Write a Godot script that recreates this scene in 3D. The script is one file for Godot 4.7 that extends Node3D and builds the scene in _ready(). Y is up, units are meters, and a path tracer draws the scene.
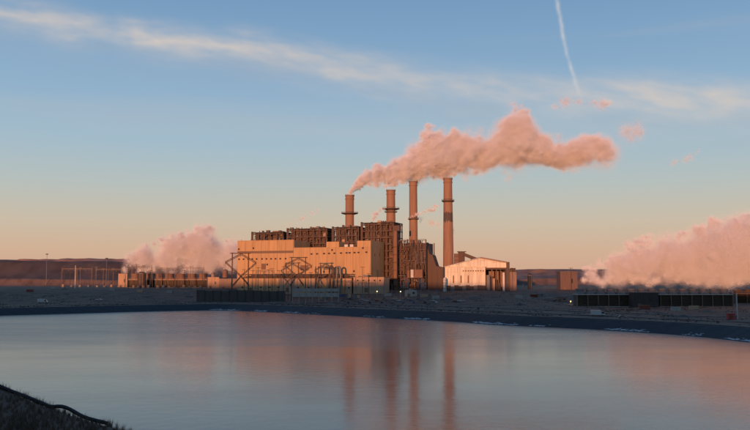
extends Node3D

# ---------------------------------------------------------------- constants
const FOCAL := 802.0            # focal length in photograph pixels (750 x 430)
const EYE := 26.0               # eye height above the pond, metres
const PITCH := 4.49             # degrees the lens looks up
const SUN_ELEV := 2.6
const SUN_SIDE := 14.0          # degrees the sun stands off the line behind the camera, to its left
const PAD := 12.0               # level of the plant yard
const TURN := -0.349            # the plant is turned 20 degrees

var ps := sin(deg_to_rad(PITCH))
var pc := cos(deg_to_rad(PITCH))
var rng := RandomNumberGenerator.new()
var M := {}
var used := {}
var off := {}
var unit_box := BoxMesh.new()
var unit_cyl := CylinderMesh.new()
var bumps := FastNoiseLite.new()
var shore: PackedVector2Array      # far shore, smooth, (x, depth)
var pond: PackedVector2Array       # the whole water line

# ---------------------------------------------------------------- photo helpers
func kx(px: float, py: float) -> float:          # x per metre of depth
	return (px - 375.0) / FOCAL / (pc - (215.0 - py) / FOCAL * ps)
func ky(py: float) -> float:                     # height per metre of depth
	var v := (215.0 - py) / FOCAL
	return (v * pc + ps) / (pc - v * ps)
func at(px: float, py: float, depth: float) -> Vector3:
	return Vector3(kx(px, py) * depth, EYE + ky(py) * depth, -depth)
func on_ground(px: float, py: float) -> Vector3: # where the line of sight meets the ground
	var d := 300.0
	while d < 3000.0:
		var p := at(px, py, d)
		if ground_height(p.x, d) >= p.y:
			return Vector3(p.x, ground_height(p.x, d), -d)
		d += 2.0
	return at(px, py, 1000.0)
func stand(px: float, depth: float) -> Vector3:  # a spot on the ground under that column of the photo
	var x := kx(px, 285.0) * depth
	return Vector3(x, ground_height(x, depth), -depth)

# the plant's own axes: x along the facade to the right, z out of the facade; the corner of the hall is its origin
var corner := Vector3.ZERO
func plant(lx: float, y: float, lz: float) -> Vector3:
	return corner + Vector3(lx, 0, lz).rotated(Vector3.UP, TURN) + Vector3(0, y, 0)
func lx_of(px: float, lz: float, py := 265.0) -> float:
	var k := kx(px, py)
	var c := cos(TURN)
	var s := sin(TURN)
	# X = cx + c*lx + s*lz ; Z = cz - s*lx + c*lz ; X = -k*Z
	return -(corner.x + s * lz + k * (corner.z + c * lz)) / (c - k * s)
func ly_of(py: float, lx: float, lz: float) -> float:
	return EYE + ky(py) * -plant(lx, 0, lz).z - PAD

# ---------------------------------------------------------------- nodes
func numbered(called: String) -> String:
	if not used.has(called):
		used[called] = 0
		return called
	used[called] += 1
	return "%s_%03d" % [called, used[called]]
func describe(o: Node3D, label: String, category: String, group := "", kind := "") -> void:
	if label: o.set_meta("label", label)
	if category: o.set_meta("category", category)
	if group: o.set_meta("group", group)
	if kind: o.set_meta("kind", kind)
func thing(called: String, label: String, category: String, where := Vector3.ZERO, turn := 0.0, group := "") -> Node3D:
	var o := Node3D.new()
	o.name = numbered(called)
	add_child(o)
	o.position = where
	o.rotation.y = turn
	describe(o, label, category, group)
	off[o] = Vector3.ZERO
	return o
func plant_thing(called: String, label: String, category: String, lx: float, lz: float, group := "") -> Node3D:
	var o := thing(called, label, category, plant(lx, PAD, lz), TURN, group)
	off[o] = Vector3(lx, 0, lz)
	return o
func put(parent: Node3D, called: String, mesh: Mesh, m: Material, t := Transform3D()) -> MeshInstance3D:
	var o := MeshInstance3D.new()
	o.mesh = mesh
	o.material_override = m
	o.name = called
	parent.add_child(o, true)
	o.transform = t
	off[o] = off.get(parent, Vector3.ZERO)
	return o
func box(parent: Node3D, called: String, m: Material, a: Vector3, b: Vector3) -> MeshInstance3D:   # a, b: opposite corners
	var o: Vector3 = off.get(parent, Vector3.ZERO)
	var s := (b - a).abs()
	return put(parent, called, unit_box, m, Transform3D(Basis.from_scale(s), (a + b) / 2.0 - o))
func turned(a: Vector3, b: Vector3) -> Basis:     # y axis along a -> b
	var y := (b - a).normalized()
	var x := y.cross(Vector3.FORWARD if absf(y.z) < 0.9 else Vector3.RIGHT).normalized()
	return Basis(x, y, x.cross(y))
func bar(parent: Node3D, called: String, m: Material, a: Vector3, b: Vector3, w: float, d := -1.0) -> MeshInstance3D:
	var o: Vector3 = off.get(parent, Vector3.ZERO)
	return put(parent, called, unit_box, m, Transform3D(turned(a, b) * Basis.from_scale(Vector3(w, a.distance_to(b), w if d < 0 else d)), (a + b) / 2.0 - o))
func tube(parent: Node3D, called: String, m: Material, a: Vector3, b: Vector3, r: float) -> MeshInstance3D:
	var o: Vector3 = off.get(parent, Vector3.ZERO)
	return put(parent, called, unit_cyl, m, Transform3D(turned(a, b) * Basis.from_scale(Vector3(r, a.distance_to(b), r)), (a + b) / 2.0 - o))
func structure(called: String, mesh: Mesh, m: Material) -> MeshInstance3D:
	var o := put(self, numbered(called), mesh, m)
	o.set_meta("kind", "structure")
	return o
func stuff(called: String, mesh: Mesh, m: Material, label: String, category: String) -> MeshInstance3D:
	var o := put(self, numbered(called), mesh, m)
	describe(o, label, category, "", "stuff")
	return o

# ---------------------------------------------------------------- meshes
func tri(st: SurfaceTool, a: Vector3, b: Vector3, c: Vector3) -> void:
	st.add_vertex(a); st.add_vertex(b); st.add_vertex(c)
func quad(st: SurfaceTool, a: Vector3, b: Vector3, c: Vector3, d: Vector3) -> void:
	tri(st, a, b, c); tri(st, a, c, d)
func new_st(smooth := false) -> SurfaceTool:
	var st := SurfaceTool.new()
	st.begin(Mesh.PRIMITIVE_TRIANGLES)
	st.set_smooth_group(0 if smooth else -1)
	return st
func done(st: SurfaceTool) -> ArrayMesh:
	st.generate_normals()
	return st.commit()
func lathe(rows: Array, sides := 40) -> ArrayMesh:         # rows: [radius, y] from the bottom up
	var st := new_st(false)
	for i in rows.size() - 1:
		st.set_smooth_group(i + 1)
		for k in sides:
			var a := TAU * k / sides
			var b := TAU * (k + 1) / sides
			var p := Vector3(cos(a), 0, sin(a))
			var q := Vector3(cos(b), 0, sin(b))
			var lo := Vector3(0, rows[i][1], 0)
			var hi := Vector3(0, rows[i + 1][1], 0)
			quad(st, p * rows[i][0] + lo, p * rows[i + 1][0] + hi, q * rows[i + 1][0] + hi, q * rows[i][0] + lo)
	return done(st)
func prism(outline: PackedVector2Array, z0: float, z1: float) -> ArrayMesh:   # outline in x, y; extruded along z
	var st := new_st()
	var o := outline
	if not Geometry2D.is_polygon_clockwise(o):
		o = o.duplicate()
		o.reverse()
	var idx := Geometry2D.triangulate_polygon(o)
	for i in range(0, idx.size(), 3):
		var a := o[idx[i]]
		var b := o[idx[i + 1]]
		var c := o[idx[i + 2]]
		if (b - a).cross(c - a) > 0:
			var t := b
			b = c
			c = t
		tri(st, Vector3(a.x, a.y, z1), Vector3(b.x, b.y, z1), Vector3(c.x, c.y, z1))
		tri(st, Vector3(a.x, a.y, z0), Vector3(c.x, c.y, z0), Vector3(b.x, b.y, z0))
	for i in o.size():
		var a := o[i]
		var b := o[(i + 1) % o.size()]
		quad(st, Vector3(a.x, a.y, z1), Vector3(a.x, a.y, z0), Vector3(b.x, b.y, z0), Vector3(b.x, b.y, z1))
	return done(st)

# ---------------------------------------------------------------- materials
func grey_noise(s: int, freq: float, lo: float, hi: float, stretch := 1.0, size := 512) -> ImageTexture:
	var n := FastNoiseLite.new()
	n.seed = s
	n.frequency = freq
	n.fractal_octaves = 5
	var im := n.get_seamless_image(size, int(size / stretch))
	im.convert(Image.FORMAT_RGB8)
	if stretch != 1.0:
		im.resize(size, size, Image.INTERPOLATE_CUBIC)
	var data := im.get_data()
	for i in data.size():
		data[i] = int(255.0 * clampf(lerpf(lo, hi, data[i] / 255.0), 0.0, 1.0))
	return ImageTexture.create_from_image(Image.create_from_data(size, size, false, Image.FORMAT_RGB8, data))
func mat(r: float, g: float, b: float, rough := 0.85, tex: Texture2D = null, tile := 40.0, metal := 0.0) -> StandardMaterial3D:
	var m := StandardMaterial3D.new()
	m.albedo_color = Color(r, g, b).linear_to_srgb()
	m.roughness = rough
	m.metallic = metal
	if tex:
		m.albedo_texture = tex
		m.uv1_triplanar = true
		m.uv1_world_triplanar = true
		m.uv1_scale = Vector3.ONE / tile
	return m
func make_materials() -> void:
	var mott := grey_noise(3, 0.012, 0.62, 1.25)
	var fine := grey_noise(5, 0.05, 0.6, 1.25)
	var streak := grey_noise(8, 0.03, 0.86, 1.10, 16.0)
	M.panel_a = mat(.43, .272, .135, .7, streak, 45)
	M.panel_b = mat(.41, .26, .128, .7, streak, 45)
	M.panel_c = mat(.45, .287, .143, .7, streak, 45)
	M.core = mat(.16, .11, .08, .9)
	M.roof = mat(.13, .12, .11, .9, mott, 30)
	M.glass = mat(.03, .03, .035, .4)
	M.glass.metallic_specular = 0.3
	M.louver = mat(.16, .09, .06, .8)
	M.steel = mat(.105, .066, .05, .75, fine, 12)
	M.fill = mat(.10, .08, .066, .9, fine, 9)
	M.roof_steel = mat(.05, .045, .043, .8, fine, 12)
	M.steel_grey = mat(.17, .16, .16, .6, fine, 12)
	M.clad = mat(.19, .105, .07, .8, streak, 20)
	M.concrete = mat(.265, .16, .11, .85, streak, 40)
	M.cap = mat(.20, .14, .11, .8)
	M.dark_sleeve = mat(.10, .08, .075, .9, fine, 8)
	M.white_a = mat(.62, .565, .455, .6, streak, 25)
	M.white_b = mat(.55, .50, .40, .6, streak, 25)
	M.white_c = mat(.67, .61, .49, .6, streak, 25)
	M.pale = mat(.55, .53, .50, .7, streak, 20)
	M.tan = mat(.40, .27, .18, .85, streak, 30)
	M.brown = mat(.24, .17, .14, .85, streak, 20)
	M.dark = mat(.025, .027, .03, .8, fine, 10)
	M.fence = mat(.065, .058, .055, .8, streak, 14)
	M.wood = mat(.075, .052, .04, .9)
	M.wood_dry = mat(.22, .16, .12, .9, fine, 10)
	M.deck = mat(.42, .39, .34, .8, fine, 14)
	M.grey_duct = mat(.30, .29, .27, .6, streak, 16)
	M.ground = mat(.12, .082, .055, .95, mott, 140)
	M.ground.vertex_color_use_as_albedo = true
	M.road = mat(.13, .115, .095, .95, fine, 20)
	M.liner = mat(.010, .017, .024, .62, fine, 9)
	M.liner.metallic_specular = 0.3
	M.crust = mat(.55, .58, .60, .7, fine, 5)
	M.bank = mat(.15, .10, .08, .95, mott, 120)
	M.hill_dark = mat(.075, .06, .06, .95, mott, 320)
	M.hill_red = mat(.30, .17, .13, .95, mott, 900)
	M.hill_brown = mat(.20, .135, .11, .95, mott, 700)
	M.mauve = mat(.135, .09, .08, .9, streak, 20)
	M.store = mat(.05, .043, .04, .9, streak, 16)
	M.ground_heap = mat(.10, .078, .06, .95, mott, 30)
	M.scrub = mat(.05, .044, .034, .95)
	M.grass = mat(.085, .058, .034, .95)
	M.pipe = mat(.008, .008, .009, .5)
	M.tyre = mat(.015, .015, .015, .8)
	M.car_white = mat(.38, .38, .38, .3)
	M.car_grey = mat(.14, .15, .17, .3, null, 1.0, 0.3)
	M.car_blue = mat(.04, .07, .15, .3)
	M.car_red = mat(.13, .028, .022, .3)
	M.car_dark = mat(.02, .02, .022, .3)
	M.red = mat(.30, .03, .035, .6)
	M.steam = mat(.93, .93, .94, 1.0)
	M.steam.backlight_enabled = true
	M.steam.backlight = Color(.6, .6, .6)
	M.steam.metallic_specular = 0.0
	var glow := mat(.9, .8, .6, .5)
	glow.emission_enabled = true
	glow.emission = Color(1.0, .78, .48)
	glow.emission_energy_multiplier = 5.0
	M.glow = glow
	var w := mat(.012, .018, .020, 1.0)
	w.metallic_specular = 0.5
	var nn := FastNoiseLite.new()
	nn.seed = 21
	nn.frequency = 0.085
	nn.fractal_octaves = 3
	var im := nn.get_image(2048, 2048)
	im.convert(Image.FORMAT_RGBA8)
	im.bump_map_to_normal_map(4.0)
	w.normal_enabled = true
	w.normal_texture = ImageTexture.create_from_image(im)
	w.normal_scale = 0.013
	# wind-ruffled and calm patches: long bands of different roughness
	nn.frequency = 0.018
	nn.fractal_octaves = 4
	var rough := Image.create(512, 512, false, Image.FORMAT_RGB8)
	for j in 512:
		var d := 760.0 - j / 512.0 * 790.0
		for i in 512:
			var n := nn.get_noise_2d(i * .8, j * 2.6) + .5 * nn.get_noise_2d(i * 2.5 + 300.0, j * 7.0)
			var v := clampf(.15 + .13 * smooth(220, 400, d) + .032 * n, .10, .36)
			rough.set_pixel(i, j, Color(v, v, v))
	w.roughness_texture = ImageTexture.create_from_image(rough)
	w.roughness_texture_channel = BaseMaterial3D.TEXTURE_CHANNEL_RED
	M.water = w

# ---------------------------------------------------------------- sky
func smooth(a: float, b: float, x: float) -> float:
	var t := clampf((x - a) / (b - a), 0.0, 1.0)
	return t * t * (3.0 - 2.0 * t)
func line_y(pts: Array, x: float) -> float:
	for i in pts.size() - 1:
		if x <= pts[i + 1][0]:
			return lerpf(pts[i][1], pts[i + 1][1], clampf((x - pts[i][0]) / (pts[i + 1][0] - pts[i][0]), 0, 1))
	return pts[-1][1]
var sky_noise := FastNoiseLite.new()
# colours of clear air by height above the horizon in degrees (sRGB 0..255)
const AIR := [[-3, 205, 163, 138], [0.6, 208, 168, 142], [2.0, 209, 177, 150], [4.0, 201, 188, 168], [6.5, 182, 191, 188], [9.5, 162, 187, 202], [13, 144, 176, 202], [17, 127, 163, 196], [20, 116, 153, 189], [35, 92, 130, 172], [60, 70, 106, 154], [90, 58, 92, 142]]
func air(el: float) -> Vector3:
	for i in AIR.size() - 1:
		if el <= AIR[i + 1][0]:
			var t := clampf((el - AIR[i][0]) / (AIR[i + 1][0] - AIR[i][0]), 0, 1)
			var c := Color(lerpf(AIR[i][1], AIR[i + 1][1], t) / 255.0, lerpf(AIR[i][2], AIR[i + 1][2], t) / 255.0, lerpf(AIR[i][3], AIR[i + 1][3], t) / 255.0).srgb_to_linear()
			return Vector3(c.r, c.g, c.b)
	return Vector3(.04, .1, .26)
func sky_at(az: float, el: float, near: bool) -> Vector3:      # degrees; az 0 is straight ahead
	var c := air(el)
	var veil := Vector3(.62, .53, .46)
	# thin cirrus everywhere, in long streaks
	var u := az * 2.0
	var h := sky_noise.get_noise_3d(cos(deg_to_rad(az)) * 60.0 + el * 2.0, el * 13.0, sin(deg_to_rad(az)) * 60.0)
	c = c.lerp(veil, 0.16 * smooth(0.05, 0.6, h) * smooth(5, 11, el) * (1.0 - smooth(30, 60, el)))
	if near:
		# pixel of the photo that looks that way, for the shape of the two bands
		var e := deg_to_rad(el)
		var a := deg_to_rad(az)
		var d := Vector3(sin(a) * cos(e), sin(e), -cos(a) * cos(e))
		var zc := -d.z * pc + d.y * ps
		var x := 375.0 + FOCAL * d.x / zc
		var y := 215.0 - FOCAL * (d.y * pc + d.z * ps) / zc
		var mid := line_y([[-300, -30], [0, 11], [60, 21], [120, 31], [150, 38], [250, 47], [370, 70], [450, 84], [560, 94], [650, 93], [750, 101], [1000, 120]], x)
		var n1 := sky_noise.get_noise_2d(x * 0.55 + y * 0.5, y * 3.2 - x * 0.35)
		var n2 := sky_noise.get_noise_2d(x * 1.6 + 900.0, y * 6.0 - x * 0.9)
		var wide := line_y([[-300, 13], [0, 12], [70, 18], [110, 14], [135, 14], [200, 14], [250, 15], [400, 21], [560, 21], [750, 19]], x)
		var dist := (y - mid + n1 * 9.0) / wide
		var edge := exp(-dist * dist * (1.6 if dist < 0 else 0.75))
		var gain := line_y([[-300, 0.3], [0, .55], [60, .55], [112, .34], [128, .55], [136, .74], [260, .66], [360, .52], [440, .40], [520, .38], [600, .52], [680, .66], [750, .58], [1000, .2]], x)
		c = c.lerp(Vector3(.70, .60, .52), clampf(gain * edge * (0.85 + 0.6 * n2), 0, 0.85))
		var dark := exp(-pow((y - mid - 30.0 + n1 * 20.0) / 18.0, 2.0))
		c = c.lerp(Vector3(.40, .42, .47), clampf(0.22 * dark * (0.5 + n1), 0, .3))
		# condensation trail
		if y < 104.0:
			var cx := line_y([[-200, 533], [0, 557], [25, 561], [50, 566], [75, 573], [98, 580]], y) + 1.2 * sky_noise.get_noise_1d(y * 6.0)
			var wx := line_y([[-200, 1.6], [0, 1.9], [60, 1.4], [100, 2.4]], y)
			var tt := exp(-pow((x - cx) / wx, 2.0)) * (0.46 + 0.4 * sky_noise.get_noise_2d(x * 5.0, y * 5.0)) * (1.0 - smooth(84, 102, y))
			c = c.lerp(Vector3(.70, .66, .64), clampf(tt, 0, 0.75))
	return c
func make_sky() -> PanoramaSkyMaterial:
	sky_noise.seed = 4
	sky_noise.frequency = 0.012
	sky_noise.fractal_octaves = 5
	var cw := 512
	var im := Image.create(cw, cw / 2, false, Image.FORMAT_RGBF)
	for j in cw / 2:
		for i in cw:
			var az := (i + 0.5) / cw * 360.0
			var c := sky_at(az if az < 180 else az - 360, 90.0 - (j + 0.5) / (cw / 2) * 180.0, false)
			im.set_pixel(i, j, Color(c.x, c.y, c.z))
	im.resize(4096, 2048, Image.INTERPOLATE_BILINEAR)
	for j in range(760, 1060):
		var el := 90.0 - (j + 0.5) / 2048.0 * 180.0
		for i in range(-400, 400):
			var az := (i + 0.5) / 4096.0 * 360.0
			var k := posmod(i, 4096)
			var c := sky_at(az, el, true)
			var w := smooth(400, 330, absf(i)) * smooth(760, 800, j)
			var was := im.get_pixel(k, j)
			im.set_pixel(k, j, was.lerp(Color(c.x, c.y, c.z), w))
	var m := PanoramaSkyMaterial.new()
	m.panorama = ImageTexture.create_from_image(im)
	return m

# ---------------------------------------------------------------- ground
func make_shore() -> void:
	var px := [[-160, 321], [-80, 318], [0, 315.6], [80, 313.4], [150, 311.4], [212, 310.4], [236, 310.9], [280, 312.8], [360, 317], [440, 321], [500, 325], [580, 328.8], [650, 333], [700, 337], [750, 342.4], [810, 349], [880, 358]]
	var c := Curve2D.new()
	var pts := PackedVector2Array()
	for p in px:
		var d: float = -EYE / ky(p[1])
		pts.append(Vector2(kx(p[0], p[1]) * d, d))
	for i in pts.size():
		var t := (pts[mini(i + 1, pts.size() - 1)] - pts[maxi(i - 1, 0)]) / 6.0
		c.add_point(pts[i], -t, t)
	c.bake_interval = 6.0
	shore = c.get_baked_points()
	pond = PackedVector2Array()
	for i in range(0, shore.size(), 3):
		pond.append(shore[i])
	pond.append(shore[-1])
	for q in [[230, 190], [210, 120], [120, 84], [30, 78], [-50, 84], [-130, 120], [-230, 220], [-320, 360], [-345, 430]]:
		pond.append(Vector2(q[0], q[1]))
func pond_distance(x: float, d: float) -> float:   # metres outside the water line, negative inside
	var p := Vector2(x, d)
	var best := 1e12
	var inside := false
	var n := pond.size()
	var a := pond[n - 1]
	for i in n:
		var b := pond[i]
		var ab := b - a
		var t := clampf((p - a).dot(ab) / ab.length_squared(), 0.0, 1.0)
		best = minf(best, p.distance_squared_to(a + ab * t))
		if (a.y > d) != (b.y > d) and x < (b.x - a.x) * (d - a.y) / (b.y - a.y) + a.x:
			inside = not inside
		a = b
	return -sqrt(best) if inside else sqrt(best)
func ground_height(x: float, d: float) -> float:
	var r := sqrt(x * x + d * d)
	var n := bumps.get_noise_2d(x * 0.5, d * 0.5)
	if r > 1500.0:
		return 15.0 + 2.0 * n
	var sd := pond_distance(x, d)
	var far := 4.5 + 10.0 * smooth(70, 260, sd) * (1.0 - 0.95 * smooth(95, 165, x) * (1.0 - smooth(650, 860, d)))
	if sd > 30.0:
		far += (bumps.get_noise_2d(x * 3.0, d * 3.0) * 0.5 + n * 0.6) * smooth(30, 60, sd) * (1.0 - smooth(150, 240, sd))
	var w := smooth(110, 210, r)
	var h := far
	if w < 1.0:
		var edge := clampf(19.13 - 0.33 * x, 10.0, 30.0) + 0.10 * bumps.get_noise_2d(x * 20.0, d * 20.0) + 0.25 * bumps.get_noise_2d(x * 5.0, 7.0)
		var near: float
		if d < 24.0:
			near = lerpf(24.3 - 0.04 * x, edge, smooth(3, 24, d))
		else:
			near = edge - 0.42 * (d - 24.0)
		h = lerpf(maxf(near, 4.0), far, w)
	var cut := sd / lerpf(1.5, 3.3, w)
	h = minf(h, cut)
	if sd < 15.5 and w > 0.5:
		h -= 1.3 * smooth(15.5, 13.0, sd)
	return maxf(h, -4.0)
func make_ground() -> ArrayMesh:
	var cols: Array[float] = []
	var a := -180.0
	while a < 180.0:
		cols.append(a)
		a += 0.3 if absf(a) < 30.0 else 3.0
	var rings: Array[float] = [0.01, 2.0, 4.0]
	while rings[-1] < 16000.0:
		rings.append(rings[-1] * (1.0105 if rings[-1] > 250 and rings[-1] < 800 else 1.03 if rings[-1] < 900 else 1.08))
	var st := SurfaceTool.new()
	st.begin(Mesh.PRIMITIVE_TRIANGLES)
	var nc := cols.size()
	for r in rings:
		for c in cols:
			var x: float = r * sin(deg_to_rad(c))
			var d: float = r * cos(deg_to_rad(c))
			var n := bumps.get_noise_2d(x * 0.8 + 500, d * 0.8)
			var n2 := bumps.get_noise_2d(x * 4.0, d * 4.0 + 900)
			var t := clampf(0.5 + n * 0.8 + n2 * 0.5, 0, 1)
			st.set_color(Color(.86, .86, .88).lerp(Color(1.12, 1.12, 1.08), t))
			st.add_vertex(Vector3(x, ground_height(x, d), -d))
	for i in rings.size() - 1:
		for j in nc:
			var k := (j + 1) % nc
			var p := i * nc + j
			var q := i * nc + k
			for v in [p, p + nc, q + nc, p, q + nc, q]:
				st.add_index(v)
	st.generate_normals()
	return st.commit()
func strip(side0: float, y0: float, side1: float, y1: float, from: int, to: int) -> ArrayMesh:
	var st := new_st(true)
	for i in range(from, to):
		quad(st, beside(i, side0, y0), beside(i, side1, y1), beside(i + 1, side1, y1), beside(i + 1, side0, y0))
	return done(st)
func beside(i: int, out: float, y: float) -> Vector3:   # a point so far outside the far shore
	var t := (shore[mini(i + 1, shore.size() - 1)] - shore[maxi(i - 1, 0)]).normalized()
	var n := Vector2(-t.y, t.x)
	var p := shore[i] + n * out
	return Vector3(p.x, y, -p.y)
func ridge(pts: Array, back: float, rough: float, s: int, foot := 0.0) -> ArrayMesh:
	# pts: [x, z, height]; a hill with a flattish top along that line, slopes to both sides
	var n := FastNoiseLite.new()
	n.seed = s
	n.frequency = 0.004
	n.fractal_octaves = 5
	var c := Curve3D.new()
	for p in pts:
		c.add_point(Vector3(p[0], p[2], p[1]))
	c.bake_interval = back / 12.0
	var line := c.get_baked_points()
	var prof := [[-1.0, -0.02], [-.85, .05], [-.7, .14], [-.55, .30], [-.42, .52], [-.32, .80], [-.25, .96], [-.15, 1.0], [0.0, 1.0], [.2, .98], [.4, .55], [.7, .2], [1.0, -.02]]
	var st := SurfaceTool.new()
	st.begin(Mesh.PRIMITIVE_TRIANGLES)
	var w := prof.size()
	for i in line.size():
		var t := line[mini(i + 1, line.size() - 1)] - line[maxi(i - 1, 0)]
		t.y = 0
		t = t.normalized()
		var side := Vector3(t.z, 0, -t.x)       # away from the viewer for lines that run to the right
		for q in prof:
			var p: Vector3 = line[i] + side * back * q[0]
			var k := n.get_noise_2d(p.x, p.z)
			p += side * k * back * 0.22 * (1.0 - absf(q[0]))
			p.y = foot + (line[i].y - foot) * q[1] * (1.0 + rough * n.get_noise_2d(p.x * 2.0, p.z * 2.0 + 99.0) * (1.0 if absf(q[1] - .5) < .4 else 0.25))
			st.add_vertex(p)
	for i in line.size() - 1:
		for j in w - 1:
			var p := i * w + j
			for v in [p, p + w + 1, p + w, p, p + 1, p + w + 1]:
				st.add_index(v)
	st.generate_normals()
	return st.commit()

# ---------------------------------------------------------------- steam: clouds of small white flecks, thick enough to hide what is behind them
var puff_meshes := []
const FLECK := 0.15          # metres across
func fleck_ball(cover: float, radius: float, s: int, hard: float) -> ArrayMesh:
	# a ball of radius 1 that will be scaled by about RADIUS; COVER: share of its disc that the flecks hide, laid side by side
	var count := int(cover * PI * radius * radius / (0.433 * FLECK * FLECK))
	var size := FLECK / radius / 1.02
	rng.seed = s
	var v := PackedVector3Array()
	var corners := [Vector3(1, 1, 1), Vector3(1, -1, -1), Vector3(-1, 1, -1), Vector3(-1, -1, 1)]
	for i in count:
		var dir := Vector3(rng.randfn(), rng.randfn(), rng.randfn()).normalized()
		var p := dir * pow(rng.randf(), hard)
		var q := Basis(Vector3(rng.randfn(), rng.randfn(), rng.randfn()).normalized(), rng.randf() * TAU)
		var e := size * rng.randf_range(0.25, 0.47)
		var c := []
		for k in corners:
			c.append(p + q * (k * e))
		for f in [[0, 2, 1], [0, 1, 3], [0, 3, 2], [1, 2, 3]]:
			for k in f:
				v.append(c[k])
	var n := PackedVector3Array()
	n.resize(v.size())
	for i in range(0, v.size(), 3):
		var m := (v[i + 2] - v[i]).cross(v[i + 1] - v[i]).normalized()
		n[i] = m
		n[i + 1] = m
		n[i + 2] = m
	var arr := []
	arr.resize(Mesh.ARRAY_MAX)
	arr[Mesh.ARRAY_VERTEX] = v
	arr[Mesh.ARRAY_NORMAL] = n
	var am := ArrayMesh.new()
	am.add_surface_from_arrays(Mesh.PRIMITIVE_TRIANGLES, arr)
	am.surface_set_material(0, M.steam)
	return am
func steam(called: String, label: String, puffs: Array) -> void:
	# puffs: [centre, radius, thin]; each size class is one MultiMesh part of the plume
	var root := Node3D.new()
	root.name = numbered(called)
	add_child(root)
	describe(root, label, "steam", "", "stuff")
	for cls in puff_meshes.size():
		var ts: Array[Transform3D] = []
		for p in puffs:
			var r: float = p[1]
			var k := 0
			if p[2] == 0:
				k = 0 if r > 9.0 else 1 if r > 5.0 else 2 if r > 2.4 else 3
			elif p[2] == 1:
				k = 4 if r > 15.0 else 5 if r > 9.0 else 6 if r > 4.0 else 7
			else:
				k = 8 if r > 8.0 else 9
			if k == cls:
				var q := Basis(Vector3(rng.randfn(), rng.randfn(), rng.randfn()).normalized(), rng.randf() * TAU)
				ts.append(Transform3D(q.scaled(Vector3.ONE * p[1]), p[0]))
		if ts.is_empty():
			continue
		var mm := MultiMesh.new()
		mm.transform_format = MultiMesh.TRANSFORM_3D
		mm.mesh = puff_meshes[cls]
		mm.instance_count = ts.size()
		for i in ts.size():
			mm.set_instance_transform(i, ts[i])
		var o := MultiMeshInstance3D.new()
		o.multimesh = mm
		o.material_override = M.steam
		o.name = "vapour"
		o.set_meta("kind", "stuff")
		root.add_child(o, true)
func plume(rows: Array, depth: float, count: int, s: int, grain := 1.0, thin := 0.0, flat := 1.0, per := 14, gate := -1.0) -> Array:
	# rows: [px, top, bottom] of the plume's outline; depth in metres. Big billows, each a cluster of smaller puffs
	rng.seed = s
	var out := []
	var total := 0.0
	for i in rows.size() - 1:
		total += (rows[i + 1][0] - rows[i][0]) * (rows[i][2] - rows[i][1] + rows[i + 1][2] - rows[i + 1][1]) / 2.0
	var scale := depth / FOCAL
	for i in rows.size() - 1:
		var ar: float = (rows[i + 1][0] - rows[i][0]) * (rows[i][2] - rows[i][1] + rows[i + 1][2] - rows[i + 1][1]) / 2.0
		for k in maxi(1, int(round(count * ar / total / per))):
			var t := rng.randf()
			var x := lerpf(rows[i][0], rows[i + 1][0], t)
			var hi := lerpf(rows[i][1], rows[i + 1][1], t)
			var lo := lerpf(rows[i][2], rows[i + 1][2], t)
			var thick := lo - hi
			var big := clampf(thick * rng.randf_range(0.17, 0.36), 1.0, 19.0 * grain)
			var a := rng.randf() * TAU
			var away := sqrt(rng.randf()) * maxf(thick / 2.0 - big * rng.randf_range(.7, 1.0), 0.0)
			if bumps.get_noise_2d(x * 3.2, ((hi + lo) / 2.0 + sin(a) * away) * 2.2 + s * 50.0) < gate:
				continue
			var mid := at(x, (hi + lo) / 2.0 + sin(a) * away, depth + cos(a) * away * flat * scale)
			var fade := rng.randf() < thin
			for j in per:
				var dir := Vector3(rng.randfn(), rng.randfn(), rng.randfn()).normalized()
				var r := big * rng.randf_range(.2, .52)
				var p := mid + dir * pow(rng.randf(), .5) * maxf(big - r * .6, 0.0) * scale
				if thin >= 2.0:
					out.append([p, big * rng.randf_range(.6, 1.2) * scale, 2])
					continue
				var soft := fade or rng.randf() < .15
				out.append([p, r * scale * (2.1 if soft else 1.25), 1 if soft else 0])
	return out
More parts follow.
